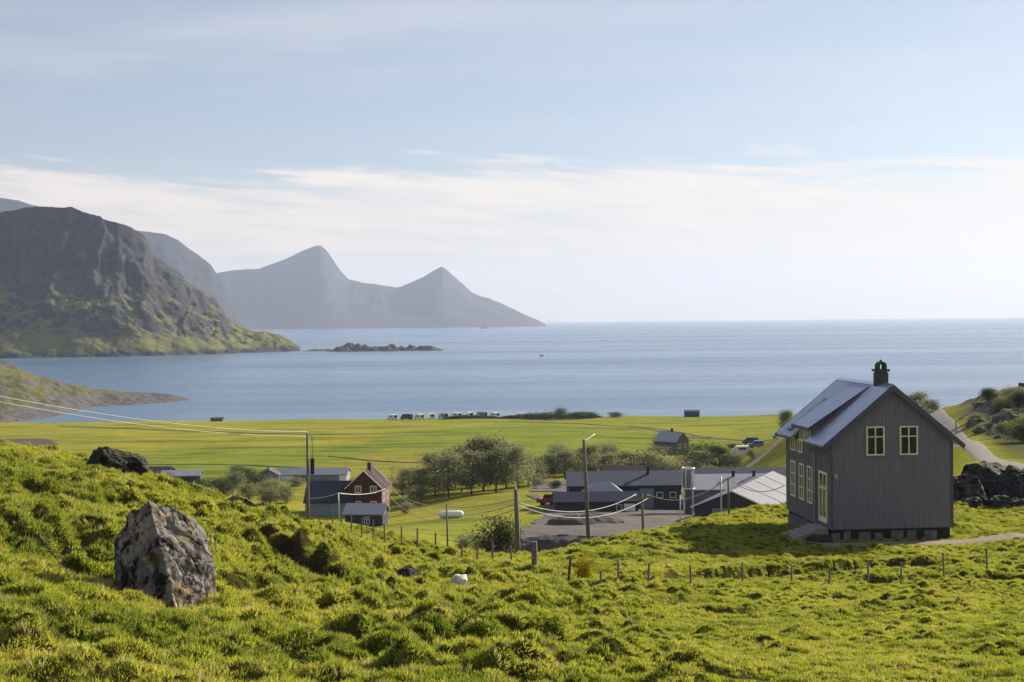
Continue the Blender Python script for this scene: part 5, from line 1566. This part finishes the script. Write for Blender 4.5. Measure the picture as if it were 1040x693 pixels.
# ------------------------------------------------------------------ the sheep
def sheep():
    x, y = hit(466, 599)
    z = gzs(x, y)
    t = thing('sheep', 'white woolly sheep grazing in the meadow, seen from behind', 'sheep', (x, y, z - 0.02), math.radians(25))
    me = bpy.data.meshes.new('body')
    # forward is +y
    vs = [(0, 0, 0.46), (0, -0.22, 0.47), (0, -0.36, 0.44), (0, 0.22, 0.46), (0, 0.36, 0.42), (0, 0.48, 0.30), (0, 0.56, 0.18), (0, 0.62, 0.08),
          (-0.13, -0.28, 0.34), (-0.13, -0.33, 0.18), (-0.13, -0.30, 0.0), (0.13, -0.28, 0.34), (0.13, -0.33, 0.18), (0.13, -0.30, 0.0),
          (-0.11, 0.27, 0.32), (-0.11, 0.28, 0.16), (-0.11, 0.27, 0.0), (0.11, 0.27, 0.32), (0.11, 0.28, 0.16), (0.11, 0.27, 0.0), (0, -0.42, 0.36), (0, -0.43, 0.26)]
    es = [(0, 1), (1, 2), (0, 3), (3, 4), (4, 5), (5, 6), (6, 7), (1, 8), (8, 9), (9, 10), (1, 11), (11, 12), (12, 13), (3, 14), (14, 15), (15, 16), (3, 17), (17, 18), (18, 19), (2, 20), (20, 21)]
    rad = [0.22, 0.22, 0.17, 0.21, 0.16, 0.10, 0.085, 0.05, 0.09, 0.04, 0.032, 0.09, 0.04, 0.032, 0.08, 0.036, 0.03, 0.08, 0.036, 0.03, 0.05, 0.035]
    me.from_pydata(vs, es, [])
    o = link('body', me, None, t)
    md = o.modifiers.new('skin', 'SKIN')
    for v_, r_ in zip(me.skin_vertices[0].data, rad): v_.radius = (r_, r_)
    me.skin_vertices[0].data[0].use_root = True
    o.modifiers.new('sub', 'SUBSURF').levels = 2
    o.modifiers['sub'].render_levels = 2
    dg = bpy.context.evaluated_depsgraph_get()
    m2 = bpy.data.meshes.new_from_object(o.evaluated_get(dg))
    o.modifiers.clear()
    m2.name = 'body'
    m2.materials.clear(); m2.materials.append(M['wool']); m2.materials.append(M['sheep_skin'])
    for p in m2.polygons:
        p.use_smooth = True
        c = p.center
        if c.y > 0.46 or (c.z < 0.2): p.material_index = 1
    # woolly surface
    co = np.array([v.co[:] for v in m2.vertices]); no = np.array([v.normal[:] for v in m2.vertices])
    n = 0.018 * fbm(co[:, 0] * 14 + co[:, 2] * 9, co[:, 1] * 14, 3, 3) * (co[:, 2] > 0.22) * (co[:, 1] < 0.46)
    co += no * n[:, None]
    for v, p in zip(m2.vertices, co): v.co = p
    o.data = m2
    for sx in (-1, 1):
        e = MB(); e.tube([(0.05 * sx, 0.50, 0.30), (0.11 * sx, 0.49, 0.30), (0.16 * sx, 0.48, 0.26)], [0.02, 0.03, 0.008], 6); e.build('ear', M['sheep_skin'], t, True)


sheep()

# ------------------------------------------------------------------ grass: one object, tufts spread over the near meadow
tuft_col = bpy.data.collections.new('grass_tufts')


make_blade_mat('straw_highlights', [(0.3, (0.34, 0.31, 0.14)), (0.7, (0.52, 0.47, 0.26))], 0.4)  # pale stems that put the near grass highlights into colour


def tuft(seed, n=70, rad=0.17, hmin=0.06, hmax=0.16, wmin=0.008, wmax=0.016, lean=0.75, n_highlight=0):
    rs = np.random.RandomState(seed)
    rr = rad * np.sqrt(rs.uniform(0, 1, n)); aa = rs.uniform(0, 6.283, n)
    b = np.stack([rr * np.cos(aa), rr * np.sin(aa), np.full(n, -0.03)], 1)
    h = rs.uniform(hmin, hmax, n) * (1.0 - 0.35 * (rr / rad) ** 2)
    da = aa + rs.normal(0, 0.9, n)
    out = np.stack([np.cos(da), np.sin(da), np.zeros(n)], 1) * (h * lean * rs.uniform(0.15, 1.0, n) * (0.35 + rr / rad))[:, None]
    w = rs.uniform(wmin, wmax, n)
    wa = rs.uniform(0, 6.283, n); wd = np.stack([np.cos(wa), np.sin(wa), np.zeros(n)], 1) * w[:, None]
    up = np.stack([np.zeros(n), np.zeros(n), h], 1)
    m = b + out * 0.35 + up * 0.6; tp = b + out + up
    V = np.stack([b - wd, b + wd, m + wd * 0.8, m - wd * 0.8, tp], 1).reshape(-1, 3)
    k = np.arange(n)[:, None] * 5
    tri = np.concatenate([k + np.array([0, 1, 2]), k + np.array([0, 2, 3]), k + np.array([3, 2, 4])])
    me = mesh_np('tuft', V, tri, True)
    me.materials.append(M['grass_blades'])
    if n_highlight:
        me.materials.append(M['straw_highlights'])
        mi = np.zeros(len(me.polygons), np.int32); blade = (np.arange(len(mi)) % n); mi[blade < n_highlight] = 1
        me.polygons.foreach_set('material_index', mi)
    o = bpy.data.objects.new('tuft', me)
    tuft_col.objects.link(o)


for i in range(5): tuft(i)
tuft(11, 55, 0.15, 0.10, 0.24, 0.007, 0.013, 0.8)
tuft(12, 80, 0.20, 0.04, 0.11, 0.008, 0.016, 0.9)

tuft(13, 60, 0.18, 0.08, 0.20, 0.007, 0.014, 0.8, 12)
tuft(14, 46, 0.16, 0.12, 0.27, 0.005, 0.010, 0.7, 22)
rs = np.random.RandomState(77)
NP = 260000
Dg = np.sqrt(rs.uniform(16.5 ** 2, 118 ** 2, NP))
keep = rs.uniform(0, 1, NP) < np.interp(Dg, [16, 30, 60, 118], [1.0, 0.85, 0.6, 0.42])
Dg = Dg[keep]
Ug = rs.uniform(-0.43, 0.43, len(Dg))
Xg = Ug * Dg
lx, ly = house_local(Xg, Dg)
ok = ~((np.abs(lx) < 4.3) & (ly > -0.3) & (ly < 10.6)) & ~((lx > -6.6) & (lx < -3.9) & (ly > 0.1) & (ly < 2.7))
# keep the footpath and the bare banks clear
fpx = np.interp(Xg, [x_at(815, 88), x_at(845, 87.6), x_at(890, 87.4), x_at(940, 88), x_at(985, 89.3), x_at(1040, 90.8), x_at(1120, 92.5)], [88, 87.6, 87.4, 88, 89.3, 90.8, 92.5])
ok &= ~((np.abs(Dg - fpx) < 1.02) & (Xg > x_at(812, 88)))
for (a, b, rx, ry, dp) in PITS[:4]:
    ok &= ~((((Xg - a) / (rx * 0.9)) ** 2 + ((Dg - b) / (ry * 0.9)) ** 2 < 1) & (rs.uniform(0, 1, len(Xg)) < 0.8))
for (cx_, cy_, hh, ww, dec) in SCARPS[5:7]:
    e = Dg - np.interp(Xg, cx_, cy_)
    ok &= ~((Xg > cx_[0]) & (Xg < cx_[-1]) & (np.abs(e + 0.1) < 0.5) & (rs.uniform(0, 1, len(Xg)) < 0.7))
bxx, byy = hit(169, 615)
ok &= ~((np.abs(Xg - bxx) < 0.85) & (Dg > byy - 0.4) & (Dg < byy + 1.6))
Xg, Dg = Xg[ok], Dg[ok]
hc = hummock(Xg, Dg)
ring = sum(hummock(Xg + 0.33 * math.cos(a_), Dg + 0.33 * math.sin(a_)) for a_ in (0.4, 2.5, 4.6)) / 3
ok = rs.uniform(0, 1, len(Xg)) < 0.22 + 0.78 * sstep(-0.07, 0.0, hc - ring)
Xg, Dg = Xg[ok], Dg[ok]
Zg = ground_z(Xg, Dg)
gl = 1 - sstep(430, 760, Xg / Dg * 1430 + 520)
scale = np.interp(Dg, [16, 40, 118], [0.75, 0.95, 1.35]) * rs.uniform(0.7, 1.3, len(Xg)) * (0.68 + 0.34 * gl)
grm = bpy.data.meshes.new('grass')
grm.vertices.add(len(Xg)); grm.vertices.foreach_set('co', np.stack([Xg, Dg, Zg], 1).astype(np.float32).ravel())
at1 = grm.attributes.new('tuft_scale', 'FLOAT', 'POINT'); at1.data.foreach_set('value', scale.astype(np.float32))
at2 = grm.attributes.new('tuft_rot', 'FLOAT_VECTOR', 'POINT')
ex = 0.12
gx = (ground_z(Xg + ex, Dg) - ground_z(Xg - ex, Dg)) / (2 * ex); gy = (ground_z(Xg, Dg + ex) - ground_z(Xg, Dg - ex)) / (2 * ex)
nn = np.stack([-gx * 0.75 + rs.normal(0, 0.12, len(Xg)), -gy * 0.75 + rs.normal(0, 0.12, len(Xg)), np.ones(len(Xg))], 1)
nn /= np.linalg.norm(nn, axis=1)[:, None]
yaw = rs.uniform(0, 6.283, len(Xg))
ta = np.stack([np.cos(yaw), np.sin(yaw), np.zeros(len(Xg))], 1)
ta -= nn * (ta * nn).sum(1)[:, None]; ta /= np.linalg.norm(ta, axis=1)[:, None]
tb = np.cross(nn, ta)
eul = np.stack([np.arctan2(tb[:, 2], nn[:, 2]), -np.arcsin(np.clip(ta[:, 2], -1, 1)), np.arctan2(ta[:, 1], ta[:, 0])], 1)
at2.data.foreach_set('vector', eul.astype(np.float32).ravel())
grass = link('grass', grm)
grass['kind'] = 'stuff'
ng = bpy.data.node_groups.new('grass_spread', 'GeometryNodeTree')
ng.interface.new_socket('Geometry', in_out='INPUT', socket_type='NodeSocketGeometry')
ng.interface.new_socket('Geometry', in_out='OUTPUT', socket_type='NodeSocketGeometry')
g = NT(ng)
gi = g.n('NodeGroupInput'); go = g.n('NodeGroupOutput')
ci = g.n('GeometryNodeCollectionInfo'); ci.inputs['Collection'].default_value = tuft_col
ci.inputs['Separate Children'].default_value = True; ci.inputs['Reset Children'].default_value = True
mp = g.n('GeometryNodeMeshToPoints', {'Mesh': gi.outputs[0]})
na1 = g.n('GeometryNodeInputNamedAttribute', {'Name': 'tuft_scale'}, data_type='FLOAT')
na2 = g.n('GeometryNodeInputNamedAttribute', {'Name': 'tuft_rot'}, data_type='FLOAT_VECTOR')
e2r = g.n('FunctionNodeEulerToRotation', {0: na2.outputs[0]})
ip = g.n('GeometryNodeInstanceOnPoints', {'Points': mp.outputs[0], 'Instance': ci.outputs[0], 'Pick Instance': True, 'Rotation': e2r.outputs[0]})
g.put(ip.inputs['Scale'], na1.outputs[0])
g.put(go.inputs[0], ip.outputs[0])
md = grass.modifiers.new('spread', 'NODES'); md.node_group = ng
